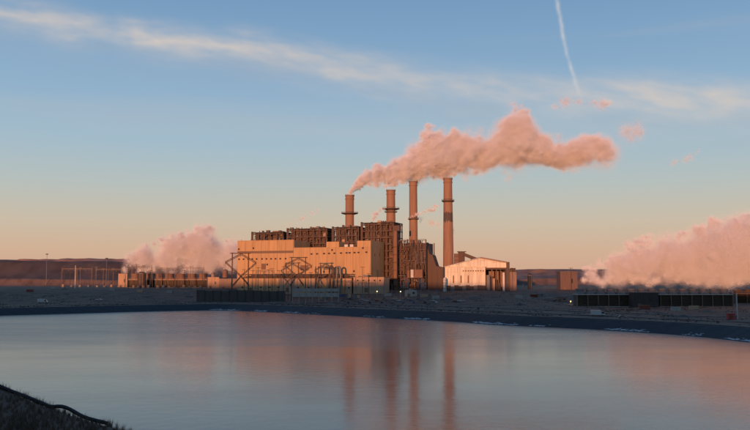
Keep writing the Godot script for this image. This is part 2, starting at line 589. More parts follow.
func add_steam() -> void:
	var k := 0
	for c in [[.27, 12.0, .9], [.27, 7.0, .9], [.27, 3.6, .9], [.29, 1.7, .9], [.09, 19.0, 1.0], [.09, 12.0, 1.0], [.09, 6.5, 1.0], [.09, 3.0, 1.0], [.032, 12.0, .85], [.032, 5.0, .85]]:
		k += 1
		puff_meshes.append(fleck_ball(c[0], c[1], k, c[2]))
	var main := plume([[349, 192, 196], [352, 185, 194], [358, 176, 191.5], [366, 168, 189], [378, 161, 188], [392, 158, 188], [404, 152, 187], [414, 147, 185.5], [420, 138, 184], [428, 126, 183], [437, 126, 182], [447, 131, 180.5], [456, 129, 179], [466, 132, 177.5], [480, 135, 175], [495, 132, 172], [505, 124, 171], [511, 109, 170], [518, 104, 170], [525, 109, 171], [531, 124, 171], [545, 131, 172], [558, 135, 173], [566, 139, 172]], 893, 3000, 11, .85, .05)
	main += plume([[555, 140, 173], [575, 137, 171], [590, 132, 170], [601, 133, 166], [610, 142, 160]], 893, 620, 19, .8, 0.5)
	main += plume([[421, 128, 146], [427, 121, 146], [434, 121, 146], [442, 127, 146], [460, 126, 144]], 890, 190, 12, .5, .2, 1.0, 10)
	main += plume([[508, 112, 142], [514, 102, 142], [520, 102, 142], [527, 112, 140]], 890, 190, 13, .5, .2, 1.0, 10)
	main += plume([[590, 128, 176], [606, 128, 172], [618, 140, 164]], 890, 60, 14, 1.0, 2.0, 1.0, 6)
	main += plume([[420, 122, 150], [470, 124, 150], [500, 118, 150], [535, 104, 150], [560, 128, 150], [600, 124, 150]], 890, 70, 24, 1.0, 2.0, 1.0, 6)
	main += plume([[440, 172, 186], [480, 168, 184], [540, 164, 182], [600, 158, 178]], 890, 70, 25, 1.0, 2.0, 1.0, 6)
	main += plume([[346.5, 193.5, 196.5], [350, 189, 196], [356, 180, 193], [366, 170, 189]], 906, 260, 18, .6, 0.0, 1.0, 8)
	main += plume([[384, 182, 188.5], [391, 172, 191], [398, 172, 189], [412, 172, 181.5], [420, 170, 181], [447, 166, 178.5], [458, 164, 178]], 888, 220, 15, .7, 0.0, 1.0, 8)
	steam("chimney_steam_plume", "long pink steam plume trailing downwind from the four chimney tops", main)
	var right := plume([[578, 284, 289], [586, 270, 289], [600, 261, 289], [615, 255, 289], [630, 244, 288], [644, 236, 288], [656, 240, 288], [668, 236, 288], [684, 234, 288], [700, 226, 288], [716, 219, 288], [734, 215, 288], [755, 212, 288], [790, 205, 288], [830, 200, 286]], 613, 2000, 26, 1.25, 0.72, 0.45, 14, -.26)
	right += plume([[578, 281, 290], [600, 274, 290], [640, 268, 290], [700, 264, 290], [740, 262, 290], [800, 260, 290]], 611, 600, 23, 1.0, 1.0, 0.3)
	right += plume([[640, 230, 242], [664, 232, 246], [690, 226, 240], [710, 218, 232], [750, 211, 222]], 612, 220, 22, 1.0, 2.0, .6, 6)
	for q in [[588, 262, 275], [603, 254, 268], [617, 249, 264], [636, 233, 256], [644, 231, 250], [668, 232, 248], [682, 227, 246], [700, 218, 240], [714, 210, 234], [737, 209, 230], [752, 204, 226]]:
		right += plume([[q[0] - 8, q[1] + 6, q[2]], [q[0], q[1], q[2]], [q[0] + 8, q[1] + 5, q[2]]], 611, 46, 200 + q[0], .62, .55, .8, 11)
	steam("cooling_tower_steam", "wide pinkish steam bank rising from the long grey cooling tower beside the pond", right)
	var left := plume([[124, 266, 275], [128, 256, 275], [136, 248, 275], [146, 243, 274], [155, 240, 274], [165, 235, 274], [176, 233, 274], [186, 233, 274], [196, 229, 273], [206, 226, 273], [214, 234, 273], [224, 238, 273], [236, 238, 274], [250, 243, 274]], 990, 1200, 31, 1.0, 0.8, .4, 14, -.16)
	left += plume([[124, 268, 277], [150, 262, 277], [200, 260, 277], [240, 262, 276]], 985, 200, 33, 1.0, 1.0, .3)
	left += plume([[186, 226, 240], [198, 222, 240], [210, 223, 236], [218, 226, 234]], 985, 110, 32, 1.0, 2.0, .6, 6)
	for q in [[134, 246, 258], [150, 238, 250], [163, 232, 246], [181, 230, 244], [197, 224, 240], [209, 221, 236], [228, 236, 248]]:
		left += plume([[q[0] - 6, q[1] + 5, q[2]], [q[0], q[1], q[2]], [q[0] + 6, q[1] + 4, q[2]]], 986, 40, 300 + q[0], .6, .6, .8, 10)
	steam("cooling_tower_steam", "lilac steam bank rising behind the switchyard from the far orange cooling tower", left)
	for w in [
		["faint steam wisp leaning off the open boiler frame over the stepped hall roof", [[287, 225, 229], [294, 219, 224], [302, 215, 221], [310, 211, 217], [320, 206, 212]], 860.0, 150, 2.0],
		["curled steam wisp between the two short ringed chimneys", [[373, 214, 224], [376, 209, 219], [381, 207, 212], [387, 207, 210]], 880.0, 110, 1.0],
		["bright steam wisp crossing the tall chimney without a ring platform", [[406, 218, 221], [412, 214, 219], [418, 212, 217], [426, 208, 215], [434, 205, 213], [438, 202, 209]], 872.0, 200, .6],
		["thin steam haze drifting between the two tall chimneys", [[420, 216, 224], [432, 218, 228], [444, 222, 232], [456, 224, 236]], 905.0, 130, 2.0],
	]:
		steam("steam_wisp", w[0], plume(w[1], w[2], w[3], 41 + w[3], .6, w[4], 1.0, 5))
	for w in [
		["small detached pink steam cloudlet under the vapour trail", [[553, 103, 111], [562, 94, 111], [574, 95, 110], [584, 99, 108]], 84],
		["small detached steam cloudlet drifting beside the vapour trail cloudlet", [[586, 101, 109], [596, 95, 110], [605, 94, 110], [613, 100, 108]], 86],
		["round detached pink steam cloudlet downwind of the main plume end", [[623, 122, 140], [630, 114, 146], [636, 116, 147], [642, 128, 144]], 44],
		["faint low detached steam cloudlet farthest downwind of the plume", [[670, 160, 168], [680, 154, 167], [690, 149, 165], [699, 148, 156]], 44],
	]:
		steam("steam_cloudlet", w[0], plume(w[1], 890.0, w[2], 71 + w[2], 1.0, 2.0, 1.0, 4))

# ---------------------------------------------------------------- the plant
func wall_panels(o: Node3D, x0: float, x1: float, y0: float, y1: float, z: float, wide: float, kinds: Array, thick := 0.35) -> void:
	var n := maxi(1, int(round((x1 - x0) / wide)))
	var step := (x1 - x0) / n
	for i in n:
		box(o, "wall_panel", kinds[rng.randi() % kinds.size()], Vector3(x0 + i * step + 0.09, y0, z), Vector3(x0 + (i + 1) * step - 0.09, y1, z + thick * rng.randf_range(0.85, 1.1)))
func end_panels(o: Node3D, x: float, y0: float, y1: float, z0: float, z1: float, wide: float, kinds: Array, thick := 0.35) -> void:
	var n := maxi(1, int(round((z1 - z0) / wide)))
	var step := (z1 - z0) / n
	for i in n:
		box(o, "wall_panel", kinds[rng.randi() % kinds.size()], Vector3(x, y0, z0 + i * step + 0.09), Vector3(x + thick, y1, z0 + (i + 1) * step - 0.09))
func window(o: Node3D, x: float, y: float, w: float, h: float, z: float) -> void:
	var f := box(o, "window", M.louver, Vector3(x - w / 2, y - h / 2, z), Vector3(x + w / 2, y + h / 2, z + 0.22))
	var p := MeshInstance3D.new()
	p.mesh = unit_box
	p.material_override = M.glass
	p.name = "pane"
	f.add_child(p, true)
	p.transform = Transform3D(Basis.from_scale(Vector3(0.82, 0.78, 0.3)), Vector3(0, 0, 0.4))
func louvers(o: Node3D, x0: float, x1: float, y0: float, y1: float, z: float, n := 7) -> void:
	var f := box(o, "louver", M.core, Vector3(x0, y0, z), Vector3(x1, y1, z + 0.1))
	for i in n:
		var s := MeshInstance3D.new()
		s.mesh = unit_box
		s.material_override = M.louver
		s.name = "slat"
		f.add_child(s, true)
		s.transform = Transform3D(Basis.from_scale(Vector3(0.98, 0.62 / n, 3.0)), Vector3(0, (i + 0.5) / n - 0.5, 1.6))

func turbine_hall() -> void:
	rng.seed = 101
	var left := lx_of(237.3, 0)
	var step := lx_of(293.5, 0)
	var deep := -40.0
	var h_low := ly_of(247.6, lx_of(330, 0), 0)
	var h_top := ly_of(240.2, step, 0)
	var h_end := ly_of(240.6, 0, 0)
	var o := plant_thing("turbine_hall", "huge tan panelled turbine hall with stepped roof and rows of small windows", "building", left / 2, deep / 2)
	var kinds := [M.panel_a, M.panel_b, M.panel_c]
	box(o, "wall", M.core, Vector3(left, -6, deep), Vector3(0, h_low - 0.3, 0))
	box(o, "upper_wall", M.core, Vector3(left + .2, h_low - .3, deep), Vector3(step, h_top - 0.4, -0.05))
	var band0 := ly_of(253.0, step, 0)
	var band1 := ly_of(250.6, step, 0)
	wall_panels(o, left, step, -6, band0, 0, 9.0, kinds)
	wall_panels(o, left, step, band1, h_top, 0, 9.0, kinds)
	wall_panels(o, step, 0, -6, h_low, 0, 9.0, kinds)
	end_panels(o, step, h_low, h_top, deep, -.1, 10.0, kinds)
	end_panels(o, 0, -6, h_low, deep, 0.3, 8.0, kinds)
	box(o, "roof", M.roof, Vector3(left, h_top - .4, deep), Vector3(step, h_top - .1, -0.1))
	box(o, "roof", M.roof, Vector3(step + .4, h_low - .3, deep), Vector3(0, h_low - .05, -0.1))
	box(o, "coping", M.panel_b, Vector3(left - .2, h_top, -.3), Vector3(step + .5, h_top + .5, .55))
	box(o, "coping", M.panel_b, Vector3(step + .52, h_low, -.3), Vector3(lx_of(357, 0) - .02, h_low + .45, .55))
	# roof blocks above the low part
	var b0 := lx_of(357.2, 0)
	box(o, "roof_block", M.core, Vector3(b0, h_low - .05, deep), Vector3(-0.05, h_end - .3, -.05))
	wall_panels(o, b0, 0, h_low + .02, h_end, 0, 7.0, [M.panel_c])
	end_panels(o, 0, h_low + .02, h_end, deep, .3, 10.0, kinds)
	box(o, "roof", M.roof, Vector3(b0, h_end - .3, deep), Vector3(0, h_end - .02, -.1))
	var c0 := lx_of(326.3, -3)
	var c1 := lx_of(339, -3)
	box(o, "roof_block", M.panel_c, Vector3(c0, h_low - .05, -20), Vector3(c1, ly_of(241.8, c0, -3), -3))
	for p in [346.0, 351.5]:
		var x := lx_of(p, -6)
		box(o, "roof_unit", M.pale, Vector3(x - 1.9, h_low, -9), Vector3(x + 1.9, h_low + 3.2, -6))
	# windows
	for p in [239.0, 243.5, 248.0, 252.3, 256.6, 262.0, 266.4, 271.0, 275.5, 280.3, 285.5]:
		var x := lx_of(p, .4)
		window(o, x, ly_of(259.2 - (p - 239) * .012, x, 0), 2.0, 1.7, .38)
	for p in [311.5, 317.0, 324.0, 329.0, 334.5, 341.0, 346.6, 349.6, 354.5, 358.5, 366.4]:
		var x := lx_of(p, .4)
		window(o, x, ly_of(254.0 - (p - 311) * .032, x, 0), 2.4, 1.5, .38)
	for p in [[332.0, 250.0], [363.0, 248.0], [324.0, 271.6], [354.0, 271.2], [267.2, 264.5], [253.2, 248.2], [238.6, 249.2]]:
		var x := lx_of(p[0], .4)
		window(o, x, ly_of(p[1], x, 0), 1.8, 2.0, .38)
	for p in [[261.4, 265.8, 263.6, 269.6], [300.4, 308.6, 265.2, 270.4]]:
		var x := lx_of(p[0], .4)
		louvers(o, x, lx_of(p[1], .4), ly_of(p[3], x, 0), ly_of(p[2], x, 0), .38)
	for p in [[375.0, 255.0], [378.0, 255.0]]:
		var z := -10.0 if p[0] < 376 else -24.0
		var f := box(o, "window", M.louver, Vector3(.37, ly_of(256.0, 0, z), z - 1), Vector3(.55, ly_of(253.6, 0, z), z + 1))
		f.set_meta("label", "narrow slot in the shaded end wall")
	for i in 6:
		var x := lerpf(left + 3, step - 6, i / 5.0)
		tube(o, "vent", M.steel_grey, Vector3(x, h_top - .1, -3.0), Vector3(x, h_top + rng.randf_range(1.0, 2.2), -3.0), .35)

func annexes() -> void:
	rng.seed = 102
	var z1 := 15.0
	var x0 := lx_of(238, z1)
	var x1 := lx_of(352, z1)
	var h := ly_of(278.2, lx_of(300, z1), z1)
	var o := plant_thing("annex_building", "low tan annex running along the foot of the turbine hall", "building", (x0 + x1) / 2, 8)
	box(o, "wall", M.core, Vector3(x0, -6, .8), Vector3(x1, h - .3, z1))
	wall_panels(o, x0, x1, -6, h - .2, z1, 8.0, [M.panel_b, M.tan, M.panel_a])
	box(o, "roof", M.roof, Vector3(x0 - .3, h - .2, .8), Vector3(x1 + .3, h, z1 + .6))
	for i in 12:
		var x := lerpf(x0 + 5, x1 - 5, i / 11.0) + rng.randf_range(-2, 2)
		if i % 4 == 1:
			box(o, "door", M.louver, Vector3(x - 1.6, 0, z1 + .34), Vector3(x + 1.6, 4.0, z1 + .5))
		else:
			window(o, x, 4.5, 1.8, 1.4, z1 + .38)
	# pipe rack on the annex roof
	var r := plant_thing("pipe_rack", "dark brown pipe rack along the annex roof below the hall windows", "pipe rack", (x0 + x1) / 2, 9)
	r.position.y += h
	off[r] = Vector3((x0 + x1) / 2, h, 9)
	for k in 4:
		var yy := h + 0.55 + 0.8 * (k % 4)
		tube(r, "pipe", M.steel, Vector3(x0 + 2 + 3 * k, yy, 7.0 + 1.1 * (k % 3)), Vector3(x1 - 2 - 5 * (k % 2), yy, 7.0 + 1.1 * (k % 3)), .5)
	for i in 15:
		var x := lerpf(x0 + 2, x1 - 2, i / 14.0)
		bar(r, "post", M.steel, Vector3(x, h, 6), Vector3(x, h + 3.6, 6), .35)
		bar(r, "post", M.steel, Vector3(x, h, 11), Vector3(x, h + 3.6, 11), .35)
		bar(r, "crossbeam", M.steel, Vector3(x, h + 3.75, 5.7), Vector3(x, h + 3.75, 11.3), .3)
	bar(r, "rail", M.steel, Vector3(x0 + 1.5, h + 4.1, 11), Vector3(x1 - 1.5, h + 4.1, 11), .35)
	bar(r, "rail", M.steel, Vector3(x0 + 1.5, h + 4.1, 6), Vector3(x1 - 1.5, h + 4.1, 6), .35)
	# pinkish block by the hall's end
	var a0 := lx_of(353, 17)
	var a1 := lx_of(384, 17)
	var b := plant_thing("service_building", "low pinkish service building at the corner of the turbine hall", "building", (a0 + a1) / 2, 10)
	var hb := ly_of(277.2, a0, 17)
	box(b, "wall", M.tan, Vector3(a0 + .4, -6, 1.2), Vector3(a1, hb, 17))
	box(b, "roof", M.roof, Vector3(a0 + .3, hb, 1.0), Vector3(a1 + .3, hb + .35, 17.4))
	for i in 5:
		window(b, lerpf(a0 + 5, a1 - 4, i / 4.0), hb - 3.2, 1.6, 1.6, 17.0)
	box(b, "door", M.louver, Vector3(a0 + 12, 0, 17.02), Vector3(a0 + 16, 4.2, 17.2))
	box(b, "roof_unit", M.steel_grey, Vector3(a0 + 8, hb + .35, 6), Vector3(a0 + 13, hb + 2.4, 10))
	# steel portal and the two pipe arches before the facade
	var zz := 19.0
	var q0 := lx_of(315.6, zz)
	var q1 := lx_of(330, zz)
	var p := plant_thing("pipe_portal", "brown steel portal frame carrying pipes before the facade", "portal frame", (q0 + q1) / 2, zz)
	var hp := ly_of(266.4, q0, zz)
	for x in [q0, q0 + 3.0, q1]:
		bar(p, "post", M.steel, Vector3(x, -6, zz), Vector3(x, hp, zz), .7)
	bar(p, "beam", M.steel, Vector3(q0 + 3.4, hp - .4, zz), Vector3(q1 + 2, hp - .4, zz), .9)
	tube(p, "pipe", M.steel, Vector3(q0 + 3.4, hp - 1.5, zz + .8), Vector3(q1 + 1, hp - 1.5, zz + .8), .35)
	for k in 2:
		var m: Material = M.steel if k == 0 else M.steel_grey
		var u0 := lx_of(329.4 if k == 0 else 336.6, zz)
		var u1 := lx_of(333.2 if k == 0 else 340.6, zz)
		var a := plant_thing("duct_arch", ["brown arched duct beside the steel portal frame", "grey arched duct standing by the brown duct arch"][k], "duct", (u0 + u1) / 2, zz)
		var ht := ly_of(266.0 + k * .6, u0, zz)
		var rr := (u1 - u0) / 2
		tube(a, "leg", m, Vector3(u0, -6, zz), Vector3(u0, ht - rr, zz), .8)
		tube(a, "leg", m, Vector3(u1, -6, zz), Vector3(u1, ht - rr, zz), .8)
		for i in 6:
			var t0 := PI * i / 6.0
			var t1 := PI * (i + 1) / 6.0
			var cc := Vector3((u0 + u1) / 2, ht - rr, zz)
			tube(a, "bend", m, cc + Vector3(-cos(t0), sin(t0), 0) * rr, cc + Vector3(-cos(t1), sin(t1), 0) * rr, .82)

func boiler_house(label: String, p0: float, p1: float, ptop: float, z0: float, z1: float, bays: int, levels: int, lit: float, s: int, base := 0.0) -> void:
	# an open steel frame with floors, braces, a clad furnace inside, ducts and rails on top; z0 is the front
	rng.seed = s
	var x0 := lx_of(p0, z0)
	var x1 := lx_of(p1, z0)
	var top := ly_of(ptop, x0, z0)
	var o := plant_thing("boiler_house", label, "boiler house", (x0 + x1) / 2, (z0 + z1) / 2, "open steel boiler houses behind the turbine hall")
	var low := maxf(base, 0.0)
	var ys := []
	for i in levels + 1:
		ys.append(lerpf(low, top - 2.5, float(i) / levels))
	# furnace casing and bunkers inside
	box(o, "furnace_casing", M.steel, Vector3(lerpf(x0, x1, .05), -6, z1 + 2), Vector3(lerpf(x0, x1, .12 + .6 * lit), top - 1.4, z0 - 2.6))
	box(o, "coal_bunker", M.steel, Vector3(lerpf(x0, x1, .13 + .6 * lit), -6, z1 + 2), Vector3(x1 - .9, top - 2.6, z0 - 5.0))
	for i in bays + 1:
		var x := lerpf(x0, x1, float(i) / bays)
		for z in [z0, z1]:
			bar(o, "column", M.steel, Vector3(x, -6, z), Vector3(x, top - 1.3, z), .95)
	for k in range(1, ys.size()):
		var y: float = ys[k]
		bar(o, "beam", M.steel, Vector3(x0, y, z0 + .5), Vector3(x1, y, z0 + .5), .8)
		bar(o, "beam", M.steel, Vector3(x1 + .5, y, z0), Vector3(x1 + .5, y, z1), .8)
		bar(o, "beam", M.steel, Vector3(x0 - .5, y, z0), Vector3(x0 - .5, y, z1), .8)
		var cut0 := x0 + (x1 - x0) * (rng.randf_range(0, .2) if k == ys.size() - 1 else 0.0)
		box(o, "floor", M.steel, Vector3(cut0, y + .42, z1), Vector3(x1, y + .6, z0))
		bar(o, "handrail", M.steel, Vector3(x0, y + 1.75, z0 + .3), Vector3(x1, y + 1.75, z0 + .3), .18)
		for i in bays:
			if y > low + 3 and rng.randf() < .62:
				var xa := lerpf(x0, x1, float(i) / bays)
				var xb := lerpf(x0, x1, float(i + 1) / bays)
				bar(o, "brace", M.steel, Vector3(xa, ys[k - 1], z0 + .2), Vector3(xb, y, z0 + .2), .4)
			if rng.randf() < .55:
				var xa := lerpf(x0, x1, (i + rng.randf_range(.15, .45)) / bays)
				var wv := rng.randf_range(2.0, 4.5)
				if rng.randf() < .5:
					box(o, "cabinet", [M.clad, M.steel_grey, M.steel, M.tan][rng.randi() % 4], Vector3(xa, y + .6, z0 - 3.5), Vector3(xa + wv, y + rng.randf_range(2.2, 4.6), z0 - .8))
				else:
					tube(o, "vessel", [M.clad, M.steel_grey, M.steel][rng.randi() % 3], Vector3(xa + 1.2, y + .6, z0 - 2.2), Vector3(xa + 1.2, y + rng.randf_range(2.5, 4.8), z0 - 2.2), 1.2)
	clutter(o, x0, x1, maxf(low, top - 34), top - 4, z0 - 2.4, 46)
	# roof clutter: drum, vents, stair head, rails
	for i in 9:
		var x := lerpf(x0 + 1, x1 - 1, rng.randf())
		var z := lerpf(z0 - 2, z1 + 2, rng.randf())
		tube(o, "vent", M.steel, Vector3(x, top - 1, z), Vector3(x, top + rng.randf_range(.2, 2.0), z), rng.randf_range(.2, .5))
	tube(o, "steam_drum", M.steel, Vector3(x0 + 3, top - 2.2, z0 - 6), Vector3(lerpf(x0, x1, .7), top - 2.2, z0 - 6), 1.7)
	box(o, "roof", M.roof_steel, Vector3(x0 - .8, top - 1.25, z1 - .6), Vector3(x1 + .8, top - .3, z0 + 1.0))
	box(o, "penthouse", M.clad, Vector3(lerpf(x0, x1, .55), top - .28, z1 + 5), Vector3(lerpf(x0, x1, .8), top + 1.4, z0 - 8))
	box(o, "stair_tower", M.steel, Vector3(x0 - 2.4, low, z0 - 3.2), Vector3(x0 - .95, top + .6, z0 - .4))
	for k in 3:
		var xd := lerpf(x0, x1, .25 + .25 * k)
		tube(o, "duct", M.steel_grey if k == 1 else M.steel, Vector3(xd, low, z0 - 1.6), Vector3(xd, lerpf(low, top, rng.randf_range(.5, .9)), z0 - 1.6), 1.1)

func chimney(label: String, px: float, depth: float, ptop: float, w_top: float, w_bot: float, ring: Array, dark_sleeve: bool) -> void:
	var base := at(px, 285, depth)
	base.y = PAD
	var top := EYE + ky(ptop) * depth - PAD
	var m := depth / FOCAL
	var rt := w_top * m / 2
	var rb := w_bot * m / 2
	var o := thing("chimney", label, "chimney", base, 0.3, "tall concrete chimneys of the power plant")
	put(o, "shaft", lathe([[rb * 1.02, -6], [rb, 12], [lerpf(rb, rt, .5), top * .55], [rt, top - 5.2]]), M.concrete)
	put(o, "collar", lathe([[rt, top - 5.15], [rt + .55, top - 5.1], [rt + .55, top - 4.4], [rt + .1, top - 4.3], [rt + .1, top - 1.6]]), M.concrete)
	put(o, "cap", lathe([[rt + .1, top - 1.58], [rt + .5, top - 1.5], [rt + .5, top], [rt - .9, top], [rt - .9, top - 6]]), M.cap)
	for k in 12:
		var a := TAU * k / 12.0
		bar(o, "lightning_rod", M.cap, Vector3(cos(a) * (rt + .4), top - .2, sin(a) * (rt + .4)), Vector3(cos(a) * (rt + .4), top + 1.3, sin(a) * (rt + .4)), .14)
	for g in ring:             # [py, half width in px, thickness px]
		var y: float = EYE + ky(g[0]) * depth - PAD
		var rr: float = g[1] * m
		var t: float = g[2] * m
		var rw := lerpf(rb, rt, y / top)
		put(o, "platform", lathe([[rw, y - t * .55], [rr * .92, y - t * .3], [rr, y - t * .22], [rr, y], [rw, y]]), M.steel)
		var rail := TorusMesh.new()
		rail.inner_radius = rr - .25
		rail.outer_radius = rr - .05
		rail.rings = 40
		rail.ring_segments = 4
		put(o, "handrail", rail, M.steel, Transform3D(Basis(), Vector3(0, y + 1.2, 0)))
		for k in 24:
			var a := TAU * k / 24.0
			var q := Vector3(cos(a), 0, sin(a)) * (rr - .15)
			bar(o, "stanchion", M.steel, q + Vector3(0, y, 0), q + Vector3(0, y + 1.2, 0), .14)
	if dark_sleeve:    # dark sleeve with a ragged edge around the front of the shaft
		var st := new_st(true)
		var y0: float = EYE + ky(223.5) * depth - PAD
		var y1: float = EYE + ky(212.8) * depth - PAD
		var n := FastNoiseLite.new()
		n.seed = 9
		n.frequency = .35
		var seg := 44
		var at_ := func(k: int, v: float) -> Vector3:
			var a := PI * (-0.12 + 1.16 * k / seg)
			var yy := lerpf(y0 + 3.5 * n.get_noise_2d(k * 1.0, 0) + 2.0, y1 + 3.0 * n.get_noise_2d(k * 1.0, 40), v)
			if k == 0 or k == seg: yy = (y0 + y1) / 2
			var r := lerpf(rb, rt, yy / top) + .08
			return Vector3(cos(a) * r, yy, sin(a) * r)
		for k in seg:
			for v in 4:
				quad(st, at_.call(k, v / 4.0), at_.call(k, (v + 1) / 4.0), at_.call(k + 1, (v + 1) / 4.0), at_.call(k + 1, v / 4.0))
		put(o, "ragged_sleeve", done(st), M.dark_sleeve)
	bar(o, "ladder", M.cap, Vector3(rb * .72, 0, rb * .74), Vector3(rt * .72, top - 5, rt * .74), .35)

func clutter(o: Node3D, x0: float, x1: float, y0: float, y1: float, z: float, n: int) -> void:
	# pipes, ladders, landings and cabinets hung on the front of a steel frame
	var kinds := [M.steel, M.steel, M.steel, M.steel, M.clad, M.steel_grey]
	for i in n:
		var m: Material = kinds[rng.randi() % kinds.size()]
		var x := rng.randf_range(x0, x1)
		var y := rng.randf_range(y0, y1)
		var dz := rng.randf_range(0, 2.2)
		var pick := rng.randf()
		if pick < .35:
			tube(o, "pipe", m, Vector3(x, y, z + dz), Vector3(x, minf(y1, y + rng.randf_range(4, 16)), z + dz), rng.randf_range(.15, .45))
		elif pick < .6:
			tube(o, "pipe", m, Vector3(x, y, z + dz), Vector3(minf(x1, x + rng.randf_range(3, 10)), y + .02, z + dz), rng.randf_range(.15, .4))
		elif pick < .8:
			box(o, "landing", m, Vector3(x, y, z), Vector3(minf(x1 + 1, x + rng.randf_range(2, 7)), y + .3, z + 1.6))
		else:
			box(o, "cabinet", m, Vector3(x, y, z), Vector3(x + rng.randf_range(1, 2.6), y + rng.randf_range(1, 3), z + 1.2))

func back_works() -> void:
	# dark mass right of the hall: precipitators, ducts, tanks, in dark brown steel
	rng.seed = 140
	var z0 := -46.0
	var x0 := lx_of(397, z0)
	var x1 := lx_of(426, z0)
	var top := ly_of(239.5, x0, z0)
	var o := plant_thing("dust_collector", "dark brown dust collector block beside the hall end", "industrial plant", (x0 + x1) / 2, z0 - 15)
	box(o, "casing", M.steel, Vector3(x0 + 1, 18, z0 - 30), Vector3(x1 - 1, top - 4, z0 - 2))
	for i in 5:
		var x := lerpf(x0, x1, i / 4.0)
		bar(o, "column", M.steel, Vector3(x, -6, z0), Vector3(x, top - rng.randf_range(0, 2), z0), .9)
		bar(o, "column", M.steel, Vector3(x, -6, z0 - 31), Vector3(x, top - 3, z0 - 31), .9)
		if i < 4:
			var xb := lerpf(x0, x1, (i + 1) / 4.0)
			put(o, "hopper", lathe([[.6, 9], [3.2, 18]], 4), M.steel, Transform3D(Basis(Vector3.UP, PI / 4), Vector3((x + xb) / 2, 0, z0 - 8) - off[o]))
			box(o, "access_panel", M.steel, Vector3(x + 1.2, lerpf(20, top, .2), z0 - 2), Vector3(xb - 1.2, lerpf(20, top, .75) - rng.randf_range(0, 4), z0 - 1.6))
	for k in 7:
		var y := lerpf(6, top - 1, k / 6.0)
		bar(o, "beam", M.steel, Vector3(x0, y, z0 + .4), Vector3(x1, y, z0 + .4), .6)
		bar(o, "walkway", M.steel, Vector3(x0, y + 1.3, z0 + 1.2), Vector3(x1, y + 1.3, z0 + 1.2), .16)
		if k < 6:
			bar(o, "brace", M.steel, Vector3(lerpf(x0, x1, (k % 4) / 4.0), y, z0 + .3), Vector3(lerpf(x0, x1, (k % 4 + 1) / 4.0), lerpf(6, top - 1, (k + 1) / 6.0), z0 + .3), .4)
	clutter(o, x0, x1, 2.0, top - 1, z0 + 1.0, 130)
	for k in 4:
		tube(o, "vent", M.steel, Vector3(lerpf(x0 + 3, x1 - 8, k / 3.0), top - 4, z0 - 6), Vector3(lerpf(x0 + 3, x1 - 8, k / 3.0), top + rng.randf_range(-1, 1), z0 - 6), .7)
	# sloping flue down the right of it
	var d0 := lx_of(424, z0)
	var d1 := lx_of(434, z0)
	var f := plant_thing("flue_duct", "dark sloping flue duct falling from the dust collector", "duct", d0, z0 - 10)
	f.position.y = PAD
	var out := PackedVector2Array()
	for p in [[424, 242], [428, 254], [431, 255], [434.5, 266], [442, 268], [442, 290], [424, 290]]:
		var xx := lx_of(p[0], z0)
		out.append(Vector2(xx - d0, ly_of(p[1], xx, z0)))
	put(f, "casing", prism(out, -8, 4), M.steel)
	for k in 4:
		var xx := lerpf(d0 + 1, lx_of(441, z0), k / 3.0)
		bar(f, "stiffener", M.steel, Vector3(xx, -4, z0 - 5.6), Vector3(xx, ly_of(270.0, xx, z0), z0 - 5.6), .5)
	# lit lift shaft
	var e0 := lx_of(393.8, -36)
	var e := plant_thing("lift_tower", "narrow rust-coloured lift tower between hall end and dust collector", "tower", e0 + 1.5, -38)
	box(e, "shaft", M.clad, Vector3(e0, -6, -40), Vector3(e0 + 3.2, ly_of(231.0, e0, -36), -36))
	box(e, "machine_room", M.steel, Vector3(e0 - .8, ly_of(230.98, e0, -36), -40.5), Vector3(e0 + 6.5, ly_of(225.5, e0, -36), -35.5))
	for k in 6:
		box(e, "landing", M.steel, Vector3(e0 - 3.5, 6.0 + k * 8.0, -35.98), Vector3(e0 + 4.5, 6.4 + k * 8.0, -34.2))
	# small tanks on a lit ledge
	var t0 := lx_of(406, -34)
	var t1 := lx_of(423, -34)
	var g := plant_thing("tank_platform", "small orange-brown tank shed on legs before the dust collector", "tank", (t0 + t1) / 2, -36)
	var ya := ly_of(277.5, t0, -34)
	var yb := ly_of(269.6, t0, -34)
	box(g, "platform", M.steel, Vector3(t0, ya - .6, -40), Vector3(t1, ya, -33.5))
	box(g, "shed", M.clad, Vector3(t0 + 8.5, ya, -39), Vector3(t1 - 1, yb, -35))
	tube(g, "tank", M.pale, Vector3(t0 + 6, ya, -36), Vector3(t0 + 6, yb, -36), 1.8)
	tube(g, "tank", M.clad, Vector3(t0 + 2, ya, -36), Vector3(t0 + 2, yb - 1, -36), 1.6)
	for x in [t0 + .4, t0 + 6.0, t0 + 12.0, t1 - .4]:
		bar(g, "leg", M.steel, Vector3(x, -6, -34), Vector3(x, ya - .6, -34), .5)
		bar(g, "leg", M.steel, Vector3(x, -6, -39.5), Vector3(x, ya - .6, -39.5), .5)
	# transfer tower and inclined conveyor behind the white building
	var c := thing("transfer_tower", "rusty transfer tower behind the pale golden building", "tower", stand(460, 850))
	var b := c.position.y
	off[c] = c.position
	var L := at(454.5, 253.5, 850)
	var R := at(466, 252, 850)
	box(c, "casing", M.steel, Vector3(L.x + 4.5, b - 3, -856), Vector3(R.x - 1.5, R.y, -848))
	box(c, "side_bay", M.clad, Vector3(L.x, b - 3, -855), Vector3(L.x + 4.4, L.y, -849))
	box(c, "roof", M.steel, Vector3(L.x + 3.5, R.y, -857), Vector3(R.x, R.y + .7, -847))
	for k in 4:
		bar(c, "girt", M.steel, Vector3(L.x - .2, L.y - 3 - 4 * k, -847.7), Vector3(R.x - 1.5, L.y - 3 - 4 * k, -847.7), .5)
	var v := thing("conveyor_gallery", "inclined rusty conveyor gallery sloping down from the transfer tower", "conveyor", stand(474, 846))
	off[v] = v.position
	var ga := at(464, 254.4, 846)
	var gb := at(487, 263.5, 846)
	bar(v, "gallery", M.steel, ga, gb, 3.2, 4.0)
